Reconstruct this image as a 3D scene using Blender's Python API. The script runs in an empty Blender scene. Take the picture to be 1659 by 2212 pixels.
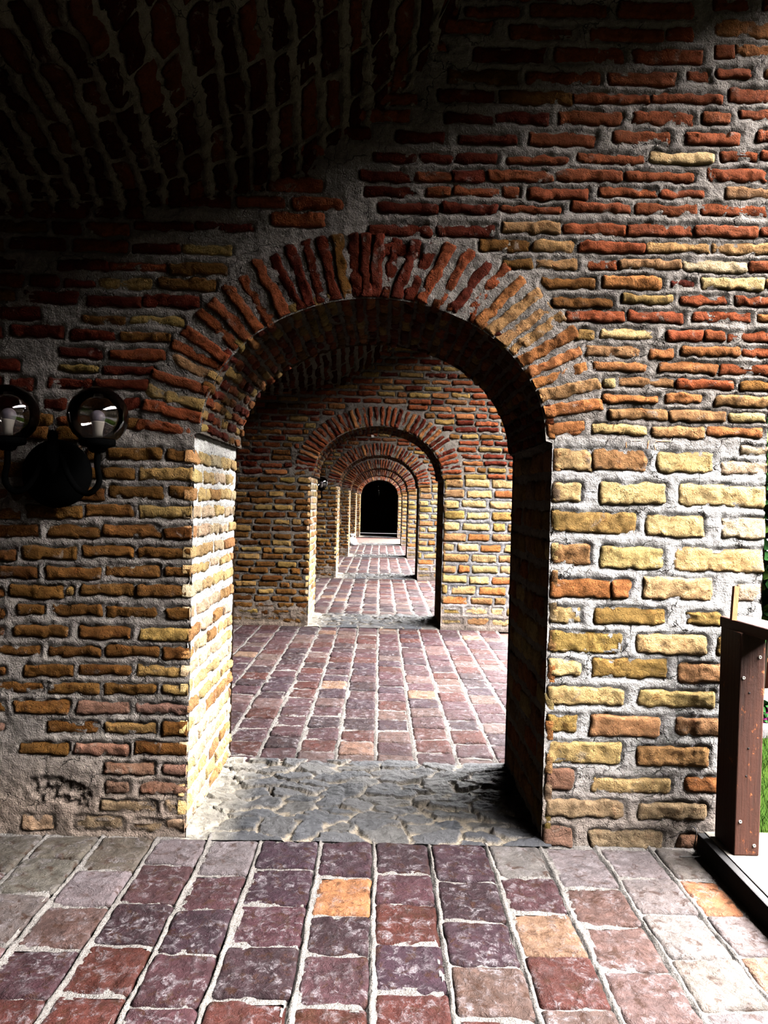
import bpy, bmesh, math, random
import numpy as np
from mathutils import Vector, Matrix

# ------------------------------------------------------------------ camera, world, exposure
SC = bpy.context.scene
C = SC.collection
FW, FH, FPX = 1659.0, 2212.0, 1590.0
VPX, VPY, ROLL, EYE = 821.0, 1083.0, math.radians(1.42), 1.40
_d = Vector((VPX - FW / 2, -(VPY - FH / 2), -FPX)).normalized()
_q = Vector((0, 0, -1)).rotation_difference(_d).to_matrix()
_r = Vector((math.cos(ROLL), 0, math.sin(ROLL)))
_u = Vector((-math.sin(ROLL), 0, math.cos(ROLL)))
_b = Vector((0, -1, 0))
_M0 = Matrix((_r, _u, _b)).transposed()
CAMR = _M0 @ _q.inverted()
cam_data = bpy.data.cameras.new('camera')
cam = bpy.data.objects.new('camera', cam_data)
C.objects.link(cam)
cam.matrix_world = Matrix.Translation((0, 0, EYE)) @ CAMR.to_4x4()
cam_data.sensor_fit = 'VERTICAL'
cam_data.sensor_height = 36.0
cam_data.lens = FPX * 36.0 / FH
cam_data.clip_start = 0.05
SC.camera = cam

SC.view_settings.view_transform = 'Standard'
SC.view_settings.look = 'None'
SC.view_settings.gamma = 1.0
SC.view_settings.use_curve_mapping = False
SC.view_settings.exposure = 6.25
SC.render.film_transparent = False
SC.cycles.use_denoising = True
SC.cycles.use_adaptive_sampling = True
SC.cycles.adaptive_threshold = 0.04
SC.cycles.max_bounces = 5
SC.cycles.diffuse_bounces = 1
SC.cycles.glossy_bounces = 3
SC.cycles.transparent_max_bounces = 12
SC.cycles.sample_clamp_indirect = 6.0

SKY_BASE, SKY_LOBE, SKY_POW, SKY_ZENITH = 0.02, 14.0, 9.0, 14.0
SKY_DIR = Vector((0.775, 0.03, 0.63)).normalized()
world = bpy.data.worlds.new('sky')
SC.world = world
world.use_nodes = True
nt = world.node_tree
nt.nodes.clear()
w_out = nt.nodes.new('ShaderNodeOutputWorld')
w_bg = nt.nodes.new('ShaderNodeBackground')
w_tc = nt.nodes.new('ShaderNodeTexCoord')
w_dot = nt.nodes.new('ShaderNodeVectorMath'); w_dot.operation = 'DOT_PRODUCT'
w_dot.inputs[1].default_value = SKY_DIR
w_max = nt.nodes.new('ShaderNodeMath'); w_max.operation = 'MAXIMUM'; w_max.inputs[1].default_value = 0.0
w_pow = nt.nodes.new('ShaderNodeMath'); w_pow.operation = 'POWER'; w_pow.inputs[1].default_value = SKY_POW
w_mad = nt.nodes.new('ShaderNodeMath'); w_mad.operation = 'MULTIPLY_ADD'
w_mad.inputs[1].default_value = SKY_LOBE; w_mad.inputs[2].default_value = SKY_BASE
nt.links.new(w_tc.outputs['Generated'], w_dot.inputs[0])
nt.links.new(w_dot.outputs['Value'], w_max.inputs[0])
nt.links.new(w_max.outputs[0], w_pow.inputs[0])
nt.links.new(w_pow.outputs[0], w_mad.inputs[0])
# the sky brightens towards the zenith as well
w_sep = nt.nodes.new('ShaderNodeSeparateXYZ'); nt.links.new(w_tc.outputs['Generated'], w_sep.inputs[0])
w_up = nt.nodes.new('ShaderNodeMath'); w_up.operation = 'MAXIMUM'; w_up.inputs[1].default_value = 0.0
w_up2 = nt.nodes.new('ShaderNodeMath'); w_up2.operation = 'POWER'; w_up2.inputs[1].default_value = 3.0
w_add = nt.nodes.new('ShaderNodeMath'); w_add.operation = 'MULTIPLY_ADD'; w_add.inputs[1].default_value = SKY_ZENITH
nt.links.new(w_sep.outputs['Z'], w_up.inputs[0]); nt.links.new(w_up.outputs[0], w_up2.inputs[0])
nt.links.new(w_up2.outputs[0], w_add.inputs[0]); nt.links.new(w_mad.outputs[0], w_add.inputs[2])
nt.links.new(w_add.outputs[0], w_bg.inputs['Strength'])
w_bg.inputs['Color'].default_value = (1.0, 0.985, 0.97, 1)
nt.links.new(w_bg.outputs[0], w_out.inputs[0])

# ------------------------------------------------------------------ helpers
RS = random.Random(7)


def ray(px, py):
    v = Vector((px - FW / 2, -(py - FH / 2), -FPX))
    return CAMR @ v


def on_y(px, py, Y):
    r = ray(px, py); t = Y / r.y
    return (r.x * t, EYE + r.z * t)


def on_z(px, py, Z=0.0):
    r = ray(px, py); t = (Z - EYE) / r.z
    return (r.x * t, r.y * t)


ALB = 0.065                                  # masonry and floor albedo scale, kept low to weaken bounced light


def albedo(c):
    return ALB * lin(c)


def lin(c):
    c = np.asarray(c, float) / 255.0
    return np.where(c <= 0.04045, c / 12.92, ((c + 0.055) / 1.055) ** 2.4)


def _hash(i, j, k):
    h = (i.astype(np.uint32) * np.uint32(374761393) + j.astype(np.uint32) * np.uint32(668265263)
         + k.astype(np.uint32) * np.uint32(2246822519))
    h = (h ^ (h >> np.uint32(13))) * np.uint32(1274126177)
    h = h ^ (h >> np.uint32(16))
    return (h & np.uint32(0xFFFFFF)).astype(np.float64) / float(0xFFFFFF)


def vnoise(p):
    f = np.floor(p); w = p - f
    w = w * w * (3 - 2 * w)
    i, j, k = [f[..., a].astype(np.int64) & 0xFFFFFFFF for a in range(3)]
    out = 0
    for a in (0, 1):
        wa = w[..., 0] if a else 1 - w[..., 0]
        for b in (0, 1):
            wb = w[..., 1] if b else 1 - w[..., 1]
            for c in (0, 1):
                wc = w[..., 2] if c else 1 - w[..., 2]
                out = out + wa * wb * wc * _hash((i + a) & 0xFFFFFFFF, (j + b) & 0xFFFFFFFF, (k + c) & 0xFFFFFFFF)
    return out * 2 - 1


def fbm(u, v, w, freq, octs=3, gain=0.5):
    p = np.stack([np.asarray(u, float), np.asarray(v, float), np.zeros_like(np.asarray(u, float)) + w], -1)
    s, amp, f = 0, 1.0, freq
    for o in range(octs):
        s = s + amp * vnoise(p * f + 17.3 * o)
        amp *= gain; f *= 2.03
    return s


class Acc:
    """collects vertices, faces, tints and material slots of ONE mesh"""
    def __init__(self):
        self.v, self.f, self.c, self.m, self.n = [], [], [], [], 0

    def grid(self, P, col, mat, keep=None):
        nu, nv = P.shape[:2]
        idx = np.arange(nu * nv).reshape(nu, nv) + self.n
        q = np.stack([idx[:-1, :-1], idx[1:, :-1], idx[1:, 1:], idx[:-1, 1:]], -1)
        q = q[keep] if keep is not None else q.reshape(-1, 4)
        self.v.append(P.reshape(-1, 3)); self.f.append(q.reshape(-1, 4))
        self.c.append(np.broadcast_to(col, (nu, nv, 3)).reshape(-1, 3))
        self.m.append(np.full(len(q), mat)); self.n += nu * nv

    def box(self, lo, hi, col=(0.3, 0.3, 0.3), mat=0):
        x0, y0, z0 = lo; x1, y1, z1 = hi
        V = np.array([(x0, y0, z0), (x1, y0, z0), (x1, y1, z0), (x0, y1, z0), (x0, y0, z1), (x1, y0, z1), (x1, y1, z1), (x0, y1, z1)], float)
        F = np.array([(0, 3, 2, 1), (4, 5, 6, 7), (0, 1, 5, 4), (1, 2, 6, 5), (2, 3, 7, 6), (3, 0, 4, 7)]) + self.n
        self.v.append(V); self.f.append(F); self.c.append(np.tile(np.asarray(col, float), (8, 1)))
        self.m.append(np.full(6, mat)); self.n += 8

    def build(self, name, mats, parent=None, smooth=True):
        V = np.concatenate(self.v); F = np.concatenate(self.f); Cc = np.concatenate(self.c); M = np.concatenate(self.m)
        used = np.zeros(len(V), bool); used[F.ravel()] = True
        remap = np.cumsum(used) - 1
        V, Cc, F = V[used], Cc[used], remap[F]
        me = bpy.data.meshes.new(name)
        me.vertices.add(len(V)); me.vertices.foreach_set('co', V.astype(np.float32).ravel())
        me.loops.add(F.size); me.loops.foreach_set('vertex_index', F.astype(np.int32).ravel())
        me.polygons.add(len(F))
        me.polygons.foreach_set('loop_start', np.arange(0, F.size, 4, dtype=np.int32))
        me.polygons.foreach_set('material_index', M.astype(np.int32))
        me.update(calc_edges=True)
        at = me.attributes.new('tint', 'FLOAT_COLOR', 'POINT')
        at.data.foreach_set('color', np.concatenate([Cc, np.ones((len(Cc), 1))], 1).astype(np.float32).ravel())
        me.polygons.foreach_set('use_smooth', np.full(len(F), smooth))
        for m in mats:
            me.materials.append(m)
        me.validate()
        return link(name, me, parent)


def link(name, me, parent=None):
    o = bpy.data.objects.new(name, me); C.objects.link(o)
    if parent is not None:
        o.parent = parent
    return o


def struct(o):
    o['kind'] = 'structure'; return o


def thing(name, label, cat, loc=(0, 0, 0), group=None):
    o = bpy.data.objects.new(name, None); C.objects.link(o)
    o.location = loc; o['label'] = label; o['category'] = cat
    if group: o['group'] = group
    return o


def tag(o, label, cat, group=None):
    o['label'] = label; o['category'] = cat
    if group: o['group'] = group
    return o


# ------------------------------------------------------------------ materials
def node_mat(name):
    m = bpy.data.materials.new(name); m.use_nodes = True
    t = m.node_tree; t.nodes.clear()
    o = t.nodes.new('ShaderNodeOutputMaterial'); b = t.nodes.new('ShaderNodeBsdfPrincipled')
    t.links.new(b.outputs[0], o.inputs[0])
    return m, t, b


def noise(t, vec, scale, detail=4, rough=0.6, dist=0.0):
    n = t.nodes.new('ShaderNodeTexNoise'); n.inputs['Scale'].default_value = scale
    n.inputs['Detail'].default_value = detail; n.inputs['Roughness'].default_value = rough
    n.inputs['Distortion'].default_value = dist
    t.links.new(vec, n.inputs['Vector']); return n.outputs['Fac']


def rng(t, val, a, b, c=0.0, d=1.0, smooth=False):
    n = t.nodes.new('ShaderNodeMapRange'); n.inputs[1].default_value = a; n.inputs[2].default_value = b
    n.inputs[3].default_value = c; n.inputs[4].default_value = d
    if smooth: n.interpolation_type = 'SMOOTHSTEP'
    t.links.new(val, n.inputs[0]); return n.outputs[0]


def mixc(t, fac, a, b, mode='MIX'):
    n = t.nodes.new('ShaderNodeMix'); n.data_type = 'RGBA'; n.blend_type = mode
    for sock, v in ((n.inputs[0], fac), (n.inputs[6], a), (n.inputs[7], b)):
        if hasattr(v, 'is_output'): t.links.new(v, sock)
        else: sock.default_value = v if isinstance(v, float) else (*v, 1)
    return n.outputs[2]


def mth(t, op, a, b):
    n = t.nodes.new('ShaderNodeMath'); n.operation = op
    for sock, v in ((n.inputs[0], a), (n.inputs[1], b)):
        if hasattr(v, 'is_output'): t.links.new(v, sock)
        else: sock.default_value = v
    return n.outputs[0]


def bump(t, b, h, dist=0.004, strength=1.0):
    n = t.nodes.new('ShaderNodeBump'); n.inputs['Strength'].default_value = strength
    n.inputs['Distance'].default_value = dist
    t.links.new(h, n.inputs['Height']); t.links.new(n.outputs[0], b.inputs['Normal'])


def coords(t):
    return t.nodes.new('ShaderNodeTexCoord').outputs['Object']


def tint(t):
    a = t.nodes.new('ShaderNodeAttribute'); a.attribute_name = 'tint'; return a.outputs['Color']


def gray(v):
    return (v, v, v)


def val2col(t, v):
    n = t.nodes.new('ShaderNodeCombineColor')
    for i in range(3): t.links.new(v, n.inputs[i])
    return n.outputs[0]


def make_brick_mat(name, smear=0.60, pit=1.0):
    m, t, b = node_mat(name); P = coords(t)
    n1 = noise(t, P, 9, 6, 0.7, 0.7); n2 = noise(t, P, 70, 4, 0.75); n3 = noise(t, P, 24, 6, 0.75, 0.5); n4 = noise(t, P, 48, 5, 0.8, 0.8)
    c = mixc(t, 1.0, tint(t), val2col(t, rng(t, n1, 0.32, 0.68, 0.55, 1.32)), 'MULTIPLY')
    c = mixc(t, 1.0, c, val2col(t, rng(t, n2, 0.3, 0.7, 0.7, 1.28)), 'MULTIPLY')
    red = rng(t, n3, 0.56, 0.66, 0, 0.7, True)
    c = mixc(t, red, c, mixc(t, 1.0, c, (0.74, 0.50, 0.40), 'MULTIPLY'))
    spk = rng(t, n4, 0.57, 0.64, 0, 0.75, True)
    c = mixc(t, spk, c, mixc(t, 1.0, c, (0.42, 0.34, 0.28), 'MULTIPLY'))
    sm = rng(t, noise(t, P, 15, 6, 0.75, 0.9), smear, smear + 0.05, 0, 0.65, True)
    c = mixc(t, sm, c, tuple(albedo((170, 156, 144))))
    vo = t.nodes.new('ShaderNodeTexVoronoi'); vo.inputs['Scale'].default_value = 80
    t.links.new(P, vo.inputs['Vector'])
    pits = rng(t, vo.outputs['Distance'], 0.10, 0.30, 0, 1, True)
    gate = rng(t, noise(t, P, 14, 4), 0.48, 0.58, 0, 1, True)
    pitv = mth(t, 'SUBTRACT', 1.0, mth(t, 'MULTIPLY', gate, mth(t, 'SUBTRACT', 1.0, pits)))
    ce = t.nodes.new('ShaderNodeTexVoronoi'); ce.feature = 'DISTANCE_TO_EDGE'; ce.inputs['Scale'].default_value = 11
    wv = t.nodes.new('ShaderNodeVectorMath'); wv.operation = 'ADD'
    wn = t.nodes.new('ShaderNodeTexNoise'); wn.inputs['Scale'].default_value = 18; wn.inputs['Detail'].default_value = 5
    ws = t.nodes.new('ShaderNodeVectorMath'); ws.operation = 'SCALE'; ws.inputs[3].default_value = 0.09
    t.links.new(P, wn.inputs['Vector']); t.links.new(wn.outputs['Color'], ws.inputs[0]); t.links.new(P, wv.inputs[0]); t.links.new(ws.outputs[0], wv.inputs[1])
    t.links.new(wv.outputs[0], ce.inputs['Vector'])
    crack = mth(t, 'MAXIMUM', rng(t, ce.outputs['Distance'], 0.0, 0.022), rng(t, noise(t, P, 6, 3), 0.47, 0.53, 1, 0, True))
    t.links.new(c, b.inputs['Base Color']); b.inputs['Roughness'].default_value = 0.95
    b.inputs['Specular IOR Level'].default_value = 0.006
    h = mth(t, 'ADD', mth(t, 'MULTIPLY', n3, 1.0), mth(t, 'ADD', mth(t, 'MULTIPLY', n4, 0.6), mth(t, 'ADD', mth(t, 'MULTIPLY', pitv, 0.30 * pit), mth(t, 'MULTIPLY', crack, 0.22))))
    bump(t, b, h, 0.022, 1.0)
    return m


def make_mortar_mat(name, crack=True):
    m, t, b = node_mat(name); P = coords(t)
    n1 = noise(t, P, 5, 5, 0.6, 0.4); n2 = noise(t, P, 45, 5, 0.7); n3 = noise(t, P, 160, 2, 0.6)
    c = mixc(t, 1.0, tint(t), val2col(t, rng(t, n1, 0.3, 0.7, 0.72, 1.22)), 'MULTIPLY')
    c = mixc(t, 1.0, c, val2col(t, rng(t, n2, 0.3, 0.7, 0.78, 1.2)), 'MULTIPLY')
    h = mth(t, 'ADD', mth(t, 'MULTIPLY', n2, 1.6), mth(t, 'MULTIPLY', n3, 0.6))
    if crack:
        vo = t.nodes.new('ShaderNodeTexVoronoi'); vo.feature = 'DISTANCE_TO_EDGE'; vo.inputs['Scale'].default_value = 7
        wrp = t.nodes.new('ShaderNodeVectorMath'); wrp.operation = 'ADD'
        nn = t.nodes.new('ShaderNodeTexNoise'); nn.inputs['Scale'].default_value = 9; nn.inputs['Detail'].default_value = 4
        sc = t.nodes.new('ShaderNodeVectorMath'); sc.operation = 'SCALE'; sc.inputs[3].default_value = 0.16
        t.links.new(P, nn.inputs['Vector']); t.links.new(nn.outputs['Color'], sc.inputs[0])
        t.links.new(P, wrp.inputs[0]); t.links.new(sc.outputs[0], wrp.inputs[1]); t.links.new(wrp.outputs[0], vo.inputs['Vector'])
        cr = rng(t, vo.outputs['Distance'], 0.0, 0.016, 0.0, 1.0)
        gate = rng(t, noise(t, P, 3.1, 3), 0.46, 0.54, 1, 0, True)
        crv = mth(t, 'MAXIMUM', cr, gate)
        c = mixc(t, 1.0, c, val2col(t, rng(t, crv, 0, 1, 0.35, 1)), 'MULTIPLY')
        h = mth(t, 'ADD', h, mth(t, 'MULTIPLY', crv, 1.0))
    t.links.new(c, b.inputs['Base Color']); b.inputs['Roughness'].default_value = 0.95
    b.inputs['Specular IOR Level'].default_value = 0.006
    bump(t, b, h, 0.012, 1.0)
    return m


def make_tile_mat():
    m, t, b = node_mat('floor_tile'); P = coords(t)
    n1 = noise(t, P, 9, 6, 0.68, 0.7); n2 = noise(t, P, 55, 4, 0.7); n3 = noise(t, P, 24, 6, 0.75, 0.5)
    c = mixc(t, 1.0, tint(t), val2col(t, rng(t, n1, 0.3, 0.7, 0.6, 1.35)), 'MULTIPLY')
    c = mixc(t, 1.0, c, val2col(t, rng(t, n2, 0.3, 0.7, 0.75, 1.25)), 'MULTIPLY')
    eff = mth(t, 'MULTIPLY', rng(t, n3, 0.49, 0.60, 0, 1, True), rng(t, noise(t, P, 6.5, 5), 0.40, 0.6, 0.1, 0.75))
    fl = rng(t, noise(t, P, 95, 4, 0.8, 0.3), 0.47, 0.56, 0.35, 1.0, True)
    eff = mth(t, 'MULTIPLY', eff, fl)
    c = mixc(t, eff, c, tuple(.58 * albedo((178, 168, 172))))
    br = rng(t, noise(t, P, 19, 6, 0.75, 0.6), 0.53, 0.62, 0, 0.75, True)
    c = mixc(t, br, c, tuple(.5 * albedo((74, 42, 22))))
    t.links.new(c, b.inputs['Base Color'])
    t.links.new(rng(t, n3, 0.3, 0.7, 0.5, 0.8), b.inputs['Roughness'])
    b.inputs['Specular IOR Level'].default_value = 0.012
    h = mth(t, 'ADD', mth(t, 'MULTIPLY', n3, 1.2), mth(t, 'ADD', n1, mth(t, 'MULTIPLY', n2, 0.5)))
    bump(t, b, h, 0.012, 1.0)
    return m


def make_stone_mat():
    m, t, b = node_mat('slate_stone'); P = coords(t)
    n1 = noise(t, P, 22, 6, 0.7, 1.2); n2 = noise(t, P, 90, 4, 0.7)
    c = mixc(t, 1.0, tint(t), val2col(t, rng(t, n1, 0.3, 0.7, 0.55, 1.5)), 'MULTIPLY')
    c = mixc(t, 1.0, c, val2col(t, rng(t, n2, 0.3, 0.7, 0.75, 1.25)), 'MULTIPLY')
    t.links.new(c, b.inputs['Base Color']); b.inputs['Roughness'].default_value = 0.7
    b.inputs['Specular IOR Level'].default_value = 0.05
    bump(t, b, mth(t, 'ADD', mth(t, 'MULTIPLY', n1, 1.6), mth(t, 'MULTIPLY', n2, 0.5)), 0.008, 1.0)
    return m


def make_wood(name, col, dark, scale=1.0, axis='Z', blotch=None, rough=0.75):
    m, t, b = node_mat(name); P = coords(t)
    mp = t.nodes.new('ShaderNodeMapping'); s = [60 * scale] * 3; s['XYZ'.index(axis)] = 2.5 * scale
    mp.inputs['Scale'].default_value = s; t.links.new(P, mp.inputs['Vector'])
    g = noise(t, mp.outputs[0], 1.0, 8, 0.7, 0.3)
    c = mixc(t, rng(t, g, 0.3, 0.7), tuple(.5 * lin(dark)), tuple(.5 * lin(col)))
    n2 = noise(t, P, 40, 7, 0.75, 0.3)
    if blotch is not None:
        c = mixc(t, rng(t, noise(t, P, 26, 8, 0.75, 0.4), 0.60, 0.66, 0, 0.9, True), c, tuple(.5 * lin(blotch)))
    t.links.new(c, b.inputs['Base Color']); b.inputs['Roughness'].default_value = rough
    b.inputs['Specular IOR Level'].default_value = 0.04
    bump(t, b, mth(t, 'ADD', g, mth(t, 'MULTIPLY', n2, 0.5)), 0.003, 1.0)
    return m


def plain(name, col, rough=0.6, metal=0.0, spec=0.03, ns=0, amt=0.2):
    m, t, b = node_mat(name)
    if ns:
        P = coords(t); n1 = noise(t, P, ns, 5, 0.65)
        c = mixc(t, 1.0, tuple(.5 * lin(col)), val2col(t, rng(t, n1, 0.3, 0.7, 1 - amt, 1 + amt)), 'MULTIPLY')
        t.links.new(c, b.inputs['Base Color']); bump(t, b, n1, 0.003, 0.6)
    else:
        b.inputs['Base Color'].default_value = (*(.5 * lin(col)), 1)
    b.inputs['Roughness'].default_value = rough; b.inputs['Metallic'].default_value = metal
    b.inputs['Specular IOR Level'].default_value = spec
    return m


M_BRICK = make_brick_mat('old_brick')
M_MORTAR = make_mortar_mat('lime_mortar')
M_TILE = make_tile_mat()
M_GROUT = make_mortar_mat('floor_mortar', False)
M_STONE = make_stone_mat()

COL = {k: albedo(v) for k, v in dict(
    y=(228, 192, 132), d=(186, 148, 86), o=(196, 126, 74), r=(162, 84, 50), k=(112, 46, 30), p=(160, 118, 98),
    g=(172, 142, 110), b=(132, 88, 42), a=(112, 68, 32), m=(196, 146, 98), w=(232, 202, 166)).items()}
MORT = albedo((168, 160, 154))
MORT_D = albedo((150, 140, 130))


# ------------------------------------------------------------------ masonry engine
def masonry(acc, bricks, mapf, bounds, res, bres, seed=0, snap=None, inside=None, mort=None, mcol=MORT, bmat=0, mmat=1,
            mbase=-0.005, bulge=0.007, lump=0.005, groove=0.008, rough=0.0048, warp=0.007, skirt=0.03, warpf=22, grv_w=0.0045, holes=None, bevel=0.006):
    """bricks: (cu, cv, half_u, half_v, angle, tint, protrusion, corner) in surface coordinates;
    mapf(u, v, n) -> world. The mortar is a lumpy sheet that wells up between the bricks."""
    u0, u1, v0, v1 = bounds
    nu = max(2, int((u1 - u0) / res) + 1); nv = max(2, int((v1 - v0) / res) + 1)
    us = np.linspace(u0, u1, nu); vs = np.linspace(v0, v1, nv)
    U, V = np.meshgrid(us, vs, indexing='ij')
    wu = warp * fbm(U, V, seed + 3.1, warpf, 2); wv = warp * fbm(U, V, seed + 9.7, warpf, 2)
    Dm = np.full(U.shape, 0.2)
    for (cu, cv, a, b, ang, col, pr, rc) in bricks:
        R = math.hypot(a, b) + 0.05
        i0, i1 = np.searchsorted(us, (cu - R, cu + R)); j0, j1 = np.searchsorted(vs, (cv - R, cv + R))
        if i1 <= i0 or j1 <= j0: continue
        du = U[i0:i1, j0:j1] + wu[i0:i1, j0:j1] - cu; dv = V[i0:i1, j0:j1] + wv[i0:i1, j0:j1] - cv
        ca, sa = math.cos(ang), math.sin(ang)
        x = np.abs(du * ca + dv * sa) - (a - rc); y = np.abs(-du * sa + dv * ca) - (b - rc)
        s = np.hypot(np.maximum(x, 0), np.maximum(y, 0)) + np.minimum(np.maximum(x, y), 0) - rc
        Dm[i0:i1, j0:j1] = np.minimum(Dm[i0:i1, j0:j1], s)
    w = np.clip(Dm / 0.016, 0, 1); w = w * w * (3 - 2 * w)
    n = mbase + bulge * w + lump * fbm(U, V, seed + 1.7, 18, 4, 0.55) - groove * np.exp(-(Dm / grv_w) ** 2) * (0.55 + 0.9 * np.clip(fbm(U, V, seed + 5.5, 9, 2), -0.5, 0.6))
    if holes is not None: n = n + holes(U, V)
    keep = np.ones(U.shape, bool)
    keep &= Dm > -0.013
    kf = keep[:-1, :-1] | keep[1:, :-1] | keep[1:, 1:] | keep[:-1, 1:]
    Us, Vs = U, V
    if inside is not None:
        ins = inside(U, V) < -0.006
        kf &= ~(ins[:-1, :-1] & ins[1:, :-1] & ins[1:, 1:] & ins[:-1, 1:])
        Us, Vs = snap(U, V, 0.006)
    mc = mcol(U, V) if callable(mcol) else mcol
    acc.grid(mapf(Us, Vs, n), mc, mmat, kf)
    # bricks, all vertices of the surface in one go
    parts = []
    for q, (cu, cv, a, b, ang, col, pr, rc) in enumerate(bricks):
        ku = max(5, int(2 * a / bres)); kv = max(4, int(2 * b / bres))
        s = np.concatenate([[-1.0], np.linspace(-1, 1, ku + 1), [1.0]]); tt = np.concatenate([[-1.0], np.linspace(-1, 1, kv + 1), [1.0]])
        S, T = np.meshgrid(s, tt, indexing='ij')
        sk = np.zeros(S.shape, bool); sk[0, :] = sk[-1, :] = True; sk[:, 0] = sk[:, -1] = True
        x = S * a; y = T * b
        qx = np.abs(x) - (a - rc); qy = np.abs(y) - (b - rc)
        both = (qx > 0) & (qy > 0)
        L = np.hypot(qx, qy) + 1e-9; k = np.maximum(qx, qy) / L
        x = np.where(both, np.sign(x) * (a - rc + qx * k), x); y = np.where(both, np.sign(y) * (b - rc + qy * k), y)
        xx = np.abs(x) - (a - rc); yy = np.abs(y) - (b - rc)
        de = -(np.hypot(np.maximum(xx, 0), np.maximum(yy, 0)) + np.minimum(np.maximum(xx, yy), 0) - rc)
        tl = (RS.uniform(-1, 1) * 0.004 * x / max(a, .01) + RS.uniform(-1, 1) * 0.004 * y / max(b, .01))
        ca, sa = math.cos(ang), math.sin(ang)
        uu = cu + x * ca - y * sa; vv = cv + x * sa + y * ca
        parts.append((S.shape, uu.ravel(), vv.ravel(), (pr + tl).ravel(), de.ravel(), sk.ravel(), np.full(S.size, q * 1.37), col))
    if not parts: return
    uu = np.concatenate([p[1] for p in parts]); vv = np.concatenate([p[2] for p in parts]); h = np.concatenate([p[3] for p in parts])
    de = np.concatenate([p[4] for p in parts]); sk = np.concatenate([p[5] for p in parts]); sd = np.concatenate([p[6] for p in parts])
    uo = uu - warp * fbm(uu, vv, seed + 3.1, warpf, 2) + 0.35 * warp * fbm(uu, vv, sd + 40, 60, 2)
    vo = vv - warp * fbm(uu, vv, seed + 9.7, warpf, 2) + 0.35 * warp * fbm(uu, vv, sd + 80, 60, 2)
    chip = np.clip(fbm(uu, vv, sd + 11, 26, 3) - 0.35, 0, 1) * 0.014 * np.exp(-de / 0.02)
    h = h - bevel * np.exp(-(np.maximum(de, 0) / 0.0036) ** 2) + rough * fbm(uu, vv, sd, 30, 4, 0.6) - chip
    h = np.where(sk, -skirt, h)
    if snap is not None:
        uo, vo = snap(uo, vo, 0.0)
    W = mapf(uo, vo, h)
    k = 0
    for p in parts:
        n_ = p[0][0] * p[0][1]
        acc.grid(W[k:k + n_].reshape(p[0][0], p[0][1], 3), p[7], bmat); k += n_


def jit(c, amt=0.13):
    k = 1 + RS.uniform(-amt, amt)
    return np.clip(c * k * np.array([1 + RS.uniform(-.05, .05), 1 + RS.uniform(-.05, .05), 1 + RS.uniform(-.08, .08)]), 0, 1)


# ------------------------------------------------------------------ dimensions
D = 3.02                                    # near face of the first arched wall
T = 0.90                                    # thickness of the arched walls
PITCH = 1.69 * D
BAY = PITCH - T
NWALL = 6
XL = 0.5 * (on_y(415, 960, D)[0] + on_y(402, 1780, D)[0])
XR = 0.5 * (on_y(1197, 960, D)[0] + on_y(1172, 1800, D)[0])
XC = 0.5 * (XL + XR); HA = 0.5 * (XR - XL)
ZS = 0.5 * (on_y(430, 945, D)[1] + on_y(1185, 945, D)[1])
EA = HA - 0.026
EB = on_y(808, 642, D)[1] - ZS
X_END = on_y(1652, 1100, D)[0]              # outer end of the walls
X_LEFT = -2.75
Z_TOP = 5.4
RING = 0.215
print('DIM', XL, XR, ZS, EB, X_END)


def inside_open(u, v):
    lo = np.maximum(np.abs(u - XC) - HA, -1.0)
    rr = np.sqrt(((u - XC) / EA) ** 2 + (np.maximum(v - ZS, 0) / EB) ** 2)
    up = (rr - 1) * EB
    return np.where(v < ZS, lo, up)


def snap_open(u, v, off):
    """points that lie in the opening move to its edge"""
    f = inside_open(u, v)
    m = f < -off
    lowx = XC + np.sign(u - XC) * (HA - off)
    rr = np.sqrt(((u - XC) / EA) ** 2 + (np.maximum(v - ZS, 0) / EB) ** 2) + 1e-9
    k = (1 - off / EB) / rr
    un = np.where(v < ZS, lowx, XC + (u - XC) * k); vn = np.where(v < ZS, v, ZS + (v - ZS) * k)
    return np.where(m, un, u), np.where(m, vn, v)


def face_map(Y, sgn=1):
    return lambda u, v, n: np.stack([u, np.full_like(u, Y) - sgn * n, v], -1)


def ell_pt(s, off=0.0):
    th = math.pi * (1 - s)
    return XC + (EA + off) * math.cos(th), ZS + (EB + off) * math.sin(th)


# ------------------------------------------------------------------ first wall: traced courses
def trace(rows, ox, oy, sc, prot=0.006, corner=0.012):
    out = []
    for (x0, x1, y0, y1, c) in rows:
        px0, px1 = ox + x0 / sc, ox + x1 / sc; py0, py1 = oy + y0 / sc, oy + y1 / sc
        cu, cv = on_y((px0 + px1) / 2, (py0 + py1) / 2, D)
        a = (px1 - px0) / 2 * D / FPX; b = (py1 - py0) / 2 * D / FPX
        out.append((cu, cv, a, b, RS.uniform(-.006, .006), jit(COL[c], .16), prot - .001 + RS.uniform(-.004, .005), min(corner * RS.uniform(.4, 1.2), b * 0.8)))
    return out


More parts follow.
